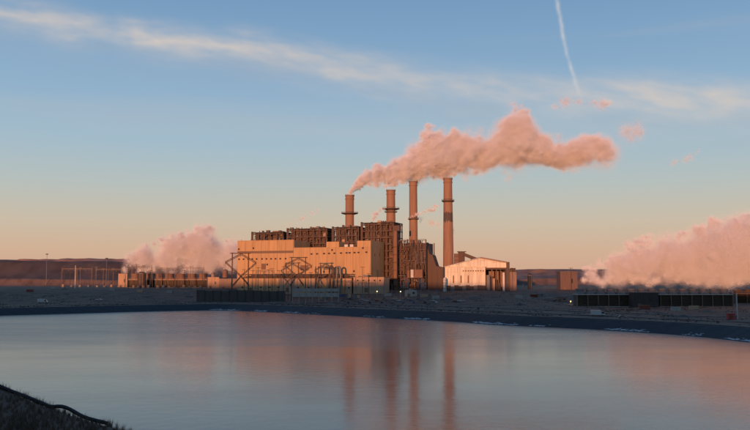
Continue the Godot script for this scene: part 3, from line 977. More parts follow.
	for k in 3:
		var q := ga.lerp(gb, .3 + .3 * k)
		bar(v, "trestle", M.steel, Vector3(q.x - 1, v.position.y - 2, q.z), Vector3(q.x, q.y - 1.8, q.z), .6)
		bar(v, "trestle", M.steel, Vector3(q.x + 1.6, v.position.y - 2, q.z), Vector3(q.x + .6, q.y - 1.8, q.z), .6)

func white_building() -> void:
	rng.seed = 150
	var d := 780.0
	var base := stand(470, d)
	var o := thing("filter_building", "pale golden clad filter building with low gable and open bay", "building", base)
	off[o] = base
	var P := func(px: float, py: float) -> Vector2:
		var p := at(px, py, d)
		return Vector2(p.x, p.y)
	var gy := base.y - 4.0
	var g := PackedVector2Array()
	for q in [[449, 296], [449, 266.2], [481.4, 258.0], [507.2, 262.6], [507.2, 267.6], [485.6, 267.6], [485.6, 296]]:
		g.append(P.call(q[0], q[1]) - Vector2(base.x, base.y))
	g[0].y = -4
	g[6].y = -4
	put(o, "gable_wall", prism(g, -34, -6), M.white_b)
	# roof sheets
	for s in [[447.8, 266.3, 481.4, 257.7], [481.4, 257.7, 508.2, 262.5]]:
		var a: Vector2 = P.call(s[0], s[1])
		var b: Vector2 = P.call(s[2], s[3])
		bar(o, "roof", M.brown if s[0] > 480 else M.white_c, Vector3(a.x, a.y + .25, -d - 20), Vector3(b.x, b.y + .25, -d - 20), 1.3 if s[0] > 480 else .4, 29.5)
	# gable cladding panels in front of the gable wall
	var n := 9
	for i in n:
		var a := lerpf(450, 481, float(i) / n)
		var b := lerpf(450, 481, float(i + 1) / n)
		var A: Vector2 = P.call(a + .12, lerpf(266.0, 258.6, (a - 449) / 32.4))
		var B: Vector2 = P.call(b - .12, lerpf(266.0, 258.6, (b - 449) / 32.4))
		var poly := PackedVector2Array([Vector2(A.x, gy + 4), Vector2(A.x, A.y), Vector2(B.x, B.y), Vector2(B.x, gy + 4)])
		for k in 4: poly[k] -= Vector2(base.x, base.y)
		put(o, "gable_panel", prism(poly, -5.98, -5.7), [M.white_a, M.white_c, M.white_b][i % 3])
	for s in [[482, 493, 261.2, 267.6], [493.3, 507.2, 262.8, 267.4]]:
		var A: Vector2 = P.call(s[0], s[2])
		var B: Vector2 = P.call(s[1], s[3])
		box(o, "gable_panel", M.white_c, Vector3(A.x, B.y, -d - 5.98), Vector3(B.x, A.y, -d - 5.6))
	# front block
	var f0: Vector2 = P.call(445.0, 266.6)
	var f1: Vector2 = P.call(485.4, 266.6)
	box(o, "front_wall", M.white_b, Vector3(f0.x, gy, -d - 5.5), Vector3(f1.x, f0.y - .3, -d))
	box(o, "front_roof", M.white_c, Vector3(f0.x - .4, f0.y - .3, -d - 5.6), Vector3(f1.x + .3, f0.y + .25, -d + .7))
	var xs := [445.0, 448.0, 450.6, 454.6, 457.6, 460.6, 464.6, 468.6, 472.7, 476.8, 481.0, 485.4]
	for i in xs.size() - 1:
		var A: Vector2 = P.call(xs[i] + .1, 272.4)
		var B: Vector2 = P.call(xs[i + 1] - .1, 286.4)
		var m: Material = [M.white_a, M.white_c, M.white_b][rng.randi() % 3]
		box(o, "front_panel", m, Vector3(A.x, B.y, -d), Vector3(B.x, A.y, -d + rng.randf_range(.25, .5)))
		var C: Vector2 = P.call(xs[i], 267.2)
		box(o, "front_panel", m, Vector3(A.x, A.y + .45, -d), Vector3(B.x, C.y, -d + rng.randf_range(.25, .6)))
	for p in [453.4, 468.2, 461.0]:
		var A: Vector2 = P.call(p - .55, 275.5)
		var B: Vector2 = P.call(p + .55, 283.0)
		box(o, "window", M.louver, Vector3(A.x, B.y, -d + .5), Vector3(B.x, A.y, -d + .75))
	for p in 9:
		var A: Vector2 = P.call(462.5 + p * 2.5, 270.3)
		box(o, "vent", M.louver, Vector3(A.x, A.y - 1.0, -d + .6), Vector3(A.x + 1.3, A.y, -d + .95))
	# dark plinth with equipment bays
	var l0: Vector2 = P.call(446.5, 286.0)
	for i in 10:
		var A: Vector2 = P.call(446.6 + i * 3.85, 285.2)
		box(o, "dock_machine", M.steel_grey if i % 3 == 1 else M.steel, Vector3(A.x, gy, -d), Vector3(A.x + 3.7, A.y - rng.randf_range(0, 1.2), -d + rng.randf_range(.9, 2.4)))
	# open bay: columns, tanks, canopy, dark side building
	var bay0: Vector2 = P.call(485.7, 267.7)
	var bay1: Vector2 = P.call(507.1, 267.7)
	box(o, "bay_back_wall", M.brown, Vector3(bay0.x, gy, -d - 30), Vector3(bay1.x, bay0.y, -d - 29.5))
	box(o, "bay_side_wall", M.brown, Vector3(bay1.x - .4, gy, -d - 29.4), Vector3(bay1.x, bay0.y, -d - 6.1))
	for k in 7:
		var bx := lerpf(bay0.x + 1.5, bay1.x - 3.5, rng.randf())
		var bz := -d - rng.randf_range(9, 25)
		box(o, "bay_machine", [M.steel, M.steel_grey, M.brown][k % 3], Vector3(bx, gy, bz - 3), Vector3(bx + rng.randf_range(1.5, 3.5), gy + rng.randf_range(6, 17), bz))
	var hd: Vector2 = P.call(486, 267.7)
	var hd1: Vector2 = P.call(507.2, 269.6)
	box(o, "canopy", M.steel, Vector3(hd.x, hd1.y, -d - 5.95), Vector3(hd1.x, hd.y, -d - .5))
	for p in [[492.0, M.clad, 1.0], [496.6, M.steel, .9], [500.6, M.steel, .8], [506.4, M.steel, 1.1]]:
		var A: Vector2 = P.call(p[0], 269.7)
		box(o, "column", p[1], Vector3(A.x - p[2] / 2, gy, -d - 1.6), Vector3(A.x + p[2] / 2, A.y, -d - .6))
	for p in [[488.5, 2.4, 275, M.steel_grey], [494.3, 1.3, 278.5, M.tan], [504.0, 1.3, 272.4, M.pale]]:
		var A: Vector2 = P.call(p[0], p[2])
		tube(o, "tank", p[3], Vector3(A.x, gy, -d - 2.4), Vector3(A.x, A.y, -d - 2.4), p[1])
	var s0: Vector2 = P.call(507.4, 261.8)
	var s1: Vector2 = P.call(511.0, 263.0)
	box(o, "stair_tower", M.steel, Vector3(s0.x, gy, -d - 22), Vector3(s1.x, s0.y, -d - 8))
	var s2: Vector2 = P.call(518.0, 267.6)
	box(o, "side_block", M.brown, Vector3(s1.x + .02, gy, -d - 24), Vector3(s2.x, s2.y - 4.2, -d - 9))
	for k in 4:
		box(o, "roof_unit", M.steel, Vector3(s1.x + .6 + k * 1.6, s2.y - 4.2, -d - 18), Vector3(s1.x + 1.8 + k * 1.6, s2.y - rng.randf_range(0, 1.5), -d - 12))
	var c := thing("pale_silo", "slender pale silo at the corner of the golden filter building", "silo", stand(444.8, 772))
	var ct := at(444.8, 277.4, 772).y - c.position.y
	put(c, "barrel", lathe([[1.6, -2], [1.6, ct - 1.5], [.5, ct]], 20), M.pale)
	for k in 4:
		put(c, "band", lathe([[1.6, ct * .2 * (k + 1)], [1.75, ct * .2 * (k + 1)], [1.75, ct * .2 * (k + 1) + .3], [1.6, ct * .2 * (k + 1) + .3]], 20), M.steel_grey)
	bar(c, "ladder", M.steel_grey, Vector3(.4, 0, 1.75), Vector3(.4, ct - 1.6, 1.75), .3)

func cooling_tower(label: String, p0: float, p1: float, depth: float, y_deck: float, y_fan: float, cells: int, m_side: Material, m_deck: Material, m_fan: Material, deep: float) -> void:
	var a := at(p0, y_deck, depth)
	var b := at(p1, y_deck, depth)
	var base := stand((p0 + p1) / 2, depth)
	base.y -= 1.0
	var o := thing("cooling_tower", label, "cooling tower", base, 0.0, "mechanical draught cooling towers")
	off[o] = base
	var zf := -depth
	var fan_h := at(p0, y_fan, depth).y - a.y
	box(o, "frame", M.fill, Vector3(a.x + .6, base.y - 3, zf - deep), Vector3(b.x - .6, a.y - 1.2, zf - 1.2))
	box(o, "deck", m_deck, Vector3(a.x, a.y - 1.2, zf - deep - .5), Vector3(b.x, a.y - .45, zf + .6))
	var step := (b.x - a.x) / cells
	for i in cells:
		var x := a.x + step * i
		box(o, "cell_wall", m_side, Vector3(x, base.y - 3, zf - 1.1), Vector3(x + .5, a.y - 1.2, zf + .3))
		for k in 9:
			var y := lerpf(base.y + .6, a.y - 1.9, k / 8.0)
			var s := bar(o, "louver_slat", m_side, Vector3(x + .5, y, zf - .4), Vector3(x + step, y, zf - .4), .2, 1.2)
			s.rotate_object_local(Vector3.UP, .6)
		var r := minf(step, deep) * .40
		put(o, "fan_stack", lathe([[r * 1.12, -.45], [r * .96, fan_h * .45], [r * 1.04, fan_h], [r * .9, fan_h], [r * .84, fan_h * .45]], 20), m_fan, Transform3D(Basis(), Vector3(x + step / 2, a.y, zf - deep * .5) - base))
		box(o, "fan_motor", M.steel, Vector3(x + step - 1.6, a.y - .45, zf - 2.6), Vector3(x + step - .4, a.y + .9, zf - 1.4))
	box(o, "cell_wall", m_side, Vector3(b.x - .5, base.y - 3, zf - 1.1), Vector3(b.x, a.y - 1.2, zf + .32))
	for y in [.35, 1.0]:
		bar(o, "handrail", m_deck, Vector3(a.x, a.y + y, zf + .4), Vector3(b.x, a.y + y, zf + .4), .12)
	for i in cells * 2 + 1:
		var x := lerpf(a.x + .1, b.x - .1, float(i) / (cells * 2))
		bar(o, "rail_post", m_deck, Vector3(x, a.y - .45, zf + .4), Vector3(x, a.y + 1.0, zf + .4), .12)
	box(o, "basin", M.deck, Vector3(a.x - 1, base.y - 3, zf + .7), Vector3(b.x + 1, base.y + 1.3, zf + 1.6))

func transmission_tower(label: String, depth: float, pl: float, pr: float, ytop: float, apex: Vector2, lc: Vector2, rc: Vector2, cross: Vector2, foot: Vector2) -> void:
	var b := stand((pl + pr) / 2, depth)
	var o := thing("transmission_tower", label, "transmission tower", b, 0.0, "diamond framed transmission towers")
	off[o] = b
	var zs := -depth
	var P := func(q: Vector2, dz: float) -> Vector3:
		var p := at(q.x, q.y, depth)
		return Vector3(p.x, p.y, zs + dz)
	var low := b.y - 3.0
	for px in [pl, pr]:
		var t: Vector3 = P.call(Vector2(px, ytop), 0)
		bar(o, "mast", M.wood, Vector3(t.x, low, zs), t, .85)
	var c0: Vector3 = P.call(Vector2(pl - 2.0, ytop + .7), .9)
	var c1: Vector3 = P.call(Vector2(pr + 2.2, ytop + .7), .9)
	bar(o, "crossarm", M.wood, c0, c1, .75)
	# the diamond: twin lattice chords with lacing
	for seg in [[apex, lc], [apex, rc], [lc, cross], [rc, cross], [cross, foot], [cross, Vector2(2 * cross.x - foot.x, foot.y)]]:
		var A: Vector3 = P.call(seg[0], -.9)
		var B: Vector3 = P.call(seg[1], -.9)
		bar(o, "chord", M.wood, A + Vector3(0, .45, 0), B + Vector3(0, .45, 0), .5)
		bar(o, "chord", M.wood, A - Vector3(0, .75, 0), B - Vector3(0, .75, 0), .5)
		for k in 5:
			bar(o, "lacing", M.wood, A.lerp(B, k / 5.0) + Vector3(0, .45, 0), A.lerp(B, (k + .5) / 5.0) - Vector3(0, .75, 0), .25)
			bar(o, "lacing", M.wood, A.lerp(B, (k + .5) / 5.0) - Vector3(0, .75, 0), A.lerp(B, (k + 1.0) / 5.0) + Vector3(0, .45, 0), .25)
	for q in [lc, rc, Vector2(apex.x, ytop + .7)]:
		var A: Vector3 = P.call(q, .9)
		for k in 5:
			tube(o, "insulator", M.steel_grey, A - Vector3(0, 1.0 + .5 * k, 0), A - Vector3(0, 1.3 + .5 * k, 0), .22)
		bar(o, "hanger", M.wood, A, A - Vector3(0, 3.4, 0), .1)

func pole(called: String, label: String, category: String, px: float, depth: float, ytop: float, m: Material, arms: int, r: float, group: String) -> Node3D:
	var b := stand(px, depth)
	var o := thing(called, label, category, b, rng.randf_range(-.3, .3), group)
	var h := at(px, ytop, depth).y - b.y
	put(o, "shaft", lathe([[r * 1.25, -1.5], [r * .8, h], [.01, h + .05]], 8), m)
	for k in arms:
		var y := h - .7 - 1.6 * k
		bar(o, "crossarm", m, Vector3(-2.0 + .3 * k, y, r), Vector3(2.0 - .3 * k, y, r), .3)
		for s in [-1.0, 0.0, 1.0]:
			tube(o, "insulator", M.steel_grey, Vector3(s * 1.7, y + .12, r), Vector3(s * 1.7, y + .6, r), .14)
	return o

func lamp(label: String, px: float, py: float, depth: float) -> void:
	var b := stand(px, depth)
	var o := thing("lamp_post", label, "lamp post", b, 0.0, "lit yard lamps")
	var h := at(px, py, depth).y - b.y
	put(o, "shaft", lathe([[.2, -1.0], [.12, h]], 8), M.steel_grey)
	bar(o, "bracket", M.steel_grey, Vector3(0, h, 0), Vector3(0, h + .15, 1.2), .16)
	box(o, "hood", M.steel_grey, Vector3(-.45, h + .3, .75), Vector3(.45, h + .42, 1.9))
	var s := SphereMesh.new()
	s.radius = .42
	s.height = .7
	put(o, "lamp_globe", s, M.glow, Transform3D(Basis(), Vector3(0, h - .08, 1.35)))
	var l := OmniLight3D.new()
	l.name = "lamp_light"
	l.light_color = Color(1.0, .78, .48)
	l.light_energy = 6.0
	l.light_size = .4
	l.omni_range = 60.0
	l.omni_attenuation = 2.0
	l.shadow_enabled = true
	o.add_child(l)
	l.position = Vector3(0, h - .9, 1.9)

# ---------------------------------------------------------------- vehicles
func vehicle(kind: String, label: String, paint: Material, where: Vector3, turn: float) -> void:
	var o := thing("parked_" + kind, label, kind, where, turn, "vehicles parked between pond and plant")
	var prof: PackedVector2Array
	var cab: PackedVector2Array
	var w := .9
	if kind == "car":
		prof = PackedVector2Array([Vector2(-2.2, .35), Vector2(-2.25, .8), Vector2(-1.9, .95), Vector2(1.2, .95), Vector2(2.15, .8), Vector2(2.25, .35)])
		cab = PackedVector2Array([Vector2(-1.75, .96), Vector2(-1.2, 1.5), Vector2(.35, 1.5), Vector2(1.1, .96)])
	elif kind == "pickup":
		w = 1.0
		prof = PackedVector2Array([Vector2(-2.9, .5), Vector2(-2.9, 1.15), Vector2(1.3, 1.15), Vector2(2.7, 1.05), Vector2(2.8, .5)])
		cab = PackedVector2Array([Vector2(-.7, 1.16), Vector2(-.6, 1.85), Vector2(.85, 1.85), Vector2(1.55, 1.16)])
	else:
		w = 1.2
		prof = PackedVector2Array([Vector2(-4.0, .7), Vector2(-4.0, 3.3), Vector2(1.6, 3.3), Vector2(1.6, 1.2), Vector2(3.9, 1.2), Vector2(4.0, .6)])
		cab = PackedVector2Array([Vector2(1.75, 1.21), Vector2(1.75, 2.6), Vector2(3.0, 2.6), Vector2(3.8, 1.21)])
	var body := put(o, "body", prism(prof, -w, w), paint)
	put(o, "cab", prism(cab, -w * .88, w * .88), paint)
	var c0 := Vector2.ZERO
	for p in cab: c0 += p / cab.size()
	var win := PackedVector2Array()
	for p in cab: win.append(c0 + (p - c0) * .8)
	put(o, "windows", prism(win, -w * .9, w * .9), M.glass)
	for s in [-1.0, 1.0]:
		box(body, "headlight", M.pale, Vector3(prof[-1].x - .06, .62, s * w * .7 - .16), Vector3(prof[-1].x + .03, .82, s * w * .7 + .16))
		for x in [prof[0].x * .66, prof[-1].x * .66]:
			var wheel := tube(o, "wheel", M.tyre, Vector3(x, .38, s * (w - .22)), Vector3(x, .38, s * (w + .03)), .38)
			var hub := put(wheel, "rim", unit_cyl, M.steel_grey, Transform3D(Basis.from_scale(Vector3(.6, 1.06, .6)), Vector3.ZERO))
			hub.name = "rim"

func shed(called: String, label: String, category: String, p0: float, p1: float, ytop: float, depth: float, deep: float, m: Material, pitched := false) -> Node3D:
	var b := stand((p0 + p1) / 2, depth)
	var o := thing(called, label, category, b)
	var w := (kx(p1, 285) - kx(p0, 285)) * depth
	var h := at(p0, ytop, depth).y - b.y
	if pitched:
		put(o, "wall", prism(PackedVector2Array([Vector2(-w / 2, -3), Vector2(-w / 2, h * .8), Vector2(0, h), Vector2(w / 2, h * .8), Vector2(w / 2, -3)]), -deep, 0), m)
		bar(o, "roof", M.steel_grey, Vector3(-w / 2 - .3, h * .8 + .1, -deep / 2), Vector3(.05, h + .22, -deep / 2), .2, deep + .6)
		bar(o, "roof", M.steel_grey, Vector3(w / 2 + .3, h * .8 + .1, -deep / 2), Vector3(-.05, h + .22, -deep / 2), .2, deep + .6)
	else:
		box(o, "wall", m, Vector3(-w / 2, -3, -deep), Vector3(w / 2, h - .3, 0))
		box(o, "roof", M.steel_grey, Vector3(-w / 2 - .3, h - .3, -deep - .3), Vector3(w / 2 + .3, h, .3))
	box(o, "door", M.louver, Vector3(-w * .3, 0, .02), Vector3(-w * .3 + minf(2.4, w * .3), minf(2.6, h * .6), .12))
	box(o, "window", M.glass, Vector3(w * .12, h * .35, .02), Vector3(w * .12 + minf(2.0, w * .25), h * .6, .1))
	return o
func tank(label: String, px: float, ytop: float, depth: float, r: float, m: Material) -> void:
	var b := stand(px, depth)
	var o := thing("storage_tank", label, "tank", b, .2)
	var h := at(px, ytop, depth).y - b.y
	put(o, "shell", lathe([[r, -2], [r, h * .9], [r * .5, h * .98], [.02, h]], 28), m)
	put(o, "rim", lathe([[r + .02, h * .86], [r + .2, h * .86], [r + .2, h * .9], [r + .02, h * .9]], 28), M.steel_grey)
	bar(o, "ladder", M.steel_grey, Vector3(r * .3, 0, r * 1.02), Vector3(r * .3, h * .9, r * 1.02), .35)

func scatter(called: String, label: String, category: String, mesh: Mesh, m: Material, spots: Array) -> void:
	var mm := MultiMesh.new()
	mm.transform_format = MultiMesh.TRANSFORM_3D
	mm.mesh = mesh
	mm.instance_count = spots.size()
	for i in spots.size():
		mm.set_instance_transform(i, spots[i])
	var o := MultiMeshInstance3D.new()
	o.multimesh = mm
	o.material_override = m
	o.name = numbered(called)
	describe(o, label, category, "", "stuff")
	add_child(o)
func bush_mesh(s: int) -> ArrayMesh:
	rng.seed = s
	var st := new_st()
	for i in 70:
		var a := rng.randf() * TAU
		var p := Vector3(cos(a), 0, sin(a)) * rng.randf() * .8 + Vector3(0, rng.randf() * .75, 0)
		var q := Basis(Vector3(rng.randfn(), rng.randfn(), rng.randfn()).normalized(), rng.randf() * TAU)
		tri(st, p + q * Vector3(.16, 0, 0), p + q * Vector3(-.1, .16, 0), p + q * Vector3(-.1, -.12, .05))
	return done(st)
func tuft_mesh(s: int) -> ArrayMesh:
	rng.seed = s
	var st := new_st()
	for i in 16:
		var a := rng.randf() * TAU
		var f := Vector3(cos(a), 0, sin(a))
		var b := f * rng.randf() * .08
		var side := Vector3(-f.z, 0, f.x) * .006
		var m := b + f * .05 + Vector3(0, rng.randf_range(.14, .26), 0)
		var t := b + f * rng.randf_range(.08, .22) + Vector3(0, rng.randf_range(.28, .5), 0)
		quad(st, b - side, m - side * .8, m + side * .8, b + side)
		tri(st, m - side * .8, t, m + side * .8)
	return done(st)

# ---------------------------------------------------------------- scene
func _ready() -> void:
	# camera, sky, sun, exposure
	var cam := Camera3D.new()
	cam.name = "camera"
	cam.fov = rad_to_deg(2.0 * atan(215.0 / FOCAL))
	cam.near = 0.5
	cam.far = 40000.0
	cam.position = Vector3(0, EYE, 0)
	cam.rotation_degrees = Vector3(PITCH, 0, 0)
	add_child(cam)
	cam.current = true
	var env := Environment.new()
	env.background_mode = Environment.BG_SKY
	env.sky = Sky.new()
	env.sky.sky_material = make_sky()
	env.tonemap_mode = Environment.TONE_MAPPER_LINEAR
	env.tonemap_exposure = 1.0
	env.sdfgi_enabled = true
	env.ssao_enabled = true
	env.ssil_enabled = true
	var we := WorldEnvironment.new()
	we.environment = env
	we.name = "world_environment"
	add_child(we)
	var sun := DirectionalLight3D.new()
	sun.name = "sun"
	sun.light_color = Color(1.0, .41, .19).linear_to_srgb()
	sun.light_energy = 1.55
	sun.light_angular_distance = 0.5
	sun.shadow_enabled = true
	sun.rotation = Vector3(deg_to_rad(-SUN_ELEV), deg_to_rad(-SUN_SIDE), 0)
	add_child(sun)

	unit_cyl.top_radius = 1.0
	unit_cyl.bottom_radius = 1.0
	unit_cyl.height = 1.0
	unit_cyl.radial_segments = 14
	unit_cyl.rings = 1
	bumps.seed = 77
	bumps.frequency = 0.01
	bumps.fractal_octaves = 4
	make_materials()
	make_shore()
	corner = at(370.6, 285, 800)
	corner.y = 0

	# ---- setting
	structure("ground", make_ground(), M.ground)
	var st := new_st(true)
	var wc := [Vector3(-420, 0, 30), Vector3(-420, 0, -760), Vector3(330, 0, -760), Vector3(330, 0, 30)]
	for k in [0, 1, 2, 0, 2, 3]:
		st.set_uv(Vector2((wc[k].x + 420.0) / 750.0, (wc[k].z + 760.0) / 790.0))
		st.add_vertex(wc[k])
	st.generate_normals()
	st.generate_tangents()
	structure("water", st.commit(), M.water)
	structure("pond_bank", liner_mesh(), M.liner)
	structure("road", strip(16.2, 4.62, 22.5, 4.66, 0, shore.size() - 1), M.road)
	# dark mound behind the yard, red mesa beyond it, the mesa on the other side, and the hill that shades the yard
	structure("hill", ridge([[-2300, -1500, 40], [-1500, -1620, 84], [-1140, -1640, 66], [-800, -1660, 62.5], [-560, -1680, 60], [-420, -1760, 58], [-250, -1900, 40], [-60, -2000, 20]], 190, .25, 51, 14), M.hill_dark)
	structure("mesa", ridge([[-3300, -4200, 115], [-1850, -4300, 124], [-1500, -4300, 128], [-900, -4350, 126], [-300, -4500, 90], [300, -4700, 60]], 520, .2, 52, 14), M.hill_red)
	structure("mesa", ridge([[200, -4900, 60], [900, -4700, 76], [1500, -4600, 74], [2200, -4500, 72], [3600, -4300, 88]], 700, .25, 53, 14), M.hill_brown)
	structure("embankment", ridge([[-760, -1140, 15], [-660, -1150, 22], [-540, -1160, 25.5], [-420, -1170, 24], [-345, -1180, 22], [-300, -1190, 15]], 26, .3, 55, 14), M.bank)
	structure("embankment", ridge([[190, -1280, 14], [230, -1290, 24], [300, -1300, 27], [380, -1310, 26], [470, -1320, 20]], 30, .3, 56, 14), M.bank)
	var s := Vector2(-sin(deg_to_rad(SUN_SIDE)), cos(deg_to_rad(SUN_SIDE)))   # towards the sun, x and z
	var foot := Vector2(-60, -830) + s * 1150.0
	var along := Vector2(-s.y, s.x) * -1.0
	var hill := []
	var peak := 19.0 + 1150.0 * tan(deg_to_rad(SUN_ELEV))
	for k in [-2600.0, -1500.0, -800.0, -300.0, -130.0, 0.0, 300.0, 800.0, 1500.0, 2600.0]:
		var q: Vector2 = foot - along * k
		hill.append([q.x, q.y, peak - 9.0 * smooth(-110, -310, k)])
	structure("hill", ridge(hill, 150, .12, 54, 10), M.hill_brown)

	add_steam()
	turbine_hall()
	annexes()
	boiler_house("low dark boiler frame standing behind the stepped end of the hall", 252.5, 282.5, 232.2, -43.0, -70.0, 5, 8, .5, 111)
	boiler_house("wide boiler frame with thin steam wisp above the roof step", 288, 326.5, 228.6, -43.0, -70.0, 6, 9, .55, 112)
	boiler_house("rusty boiler frame at the foot of the leading short ringed chimney", 333.5, 358.5, 227.0, -43.0, -70.0, 4, 9, .5, 113)
	boiler_house("tallest boiler frame, at the open end of the turbine hall", 362.5, 393.5, 222.5, -43.0, -72.0, 5, 10, .55, 114)
	chimney("short ringed chimney where the steam plume begins", 349.5, 911, 195, 8.5, 9.2, [[213, 8.4, 3.2]], false)
	chimney("short chimney with stepped ring platform above the tallest boiler frame", 391, 895, 190, 8.6, 10.4, [[208.6, 8.6, 3.0], [212, 6.4, 1.4]], false)
	chimney("tall plain chimney crossed by a bright steam wisp", 413.6, 886, 181.3, 8.0, 9.0, [[219, 5.6, 1.6]], false)
	chimney("tallest chimney with small ring and dark ragged patch by the golden building", 448.6, 872, 178.2, 8.6, 11.0, [[200.6, 6.4, 3.4]], true)
	back_works()
	white_building()
	cooling_tower("long grey cooling tower with fan stacks beside the far pond bank", 577, 733, 600, 293.4, 288.8, 15, M.wood_dry, M.deck, M.steel_grey, 14.0)
	cooling_tower("orange lit cooling tower with a row of fan stacks beyond the switchyard", 128, 207, 960, 279.0, 273.6, 7, M.steel, M.tan, M.clad, 16.0)
	cooling_tower("brown second cooling tower past the end of the grey one", 736, 800, 660, 292.6, 289.5, 6, M.brown, M.brown, M.steel, 14.0)
	transmission_tower("transmission tower with diamond lattice before the stepped end of the hall", 700, 232.4, 248.6, 252.6, Vector2(241, 254), Vector2(225.2, 262), Vector2(256.2, 262.6), Vector2(240.8, 276), Vector2(249, 285.5))
	transmission_tower("smaller diamond transmission tower before the hall louvers", 735, 291.8, 305.6, 256.8, Vector2(298.6, 258), Vector2(284.6, 265), Vector2(312, 266), Vector2(296.8, 276), Vector2(303.6, 285.5))
	yard()
	near_bank()

func liner_mesh() -> ArrayMesh:
	var st := SurfaceTool.new()
	st.begin(Mesh.PRIMITIVE_TRIANGLES)
	var n := FastNoiseLite.new()
	n.seed = 31
	n.frequency = .09
	n.fractal_octaves = 3
	var c := Curve2D.new()
	for p in shore: c.add_point(p)
	var steps := int(c.get_baked_length() / 1.6)
	var rows := 16
	for i in steps + 1:
		var o := c.get_baked_length() * i / steps
		var p := c.sample_baked(o)
		var t := (c.sample_baked(minf(o + 6, c.get_baked_length())) - c.sample_baked(maxf(o - 6, 0))).normalized()
		var nn := Vector2(-t.y, t.x)
		for j in rows + 1:
			var out := lerpf(-5.0, 16.0, float(j) / rows)
			var y := minf(out / 3.3, 4.62) if j < rows else 4.4
			# folds run down the slope, slumping a little sideways
			var fold := n.get_noise_2d(o * 3.0 + out * 1.2, out * .6)
			y += .22 * fold * smooth(-5, 2, out) * (1.0 - smooth(13, 15.5, out))
			var w := .35 * n.get_noise_2d(o * .9, 300.0) if j < rows else 0.0
			var q := p + nn * (out + w)
			st.add_vertex(Vector3(q.x, y, -q.y))
	var w2 := rows + 1
	for i in steps:
		for j in rows:
			var k := i * w2 + j
			for v in [k, k + 1, k + w2 + 1, k, k + w2 + 1, k + w2]:
				st.add_index(v)
	st.generate_normals()
	return st.commit()

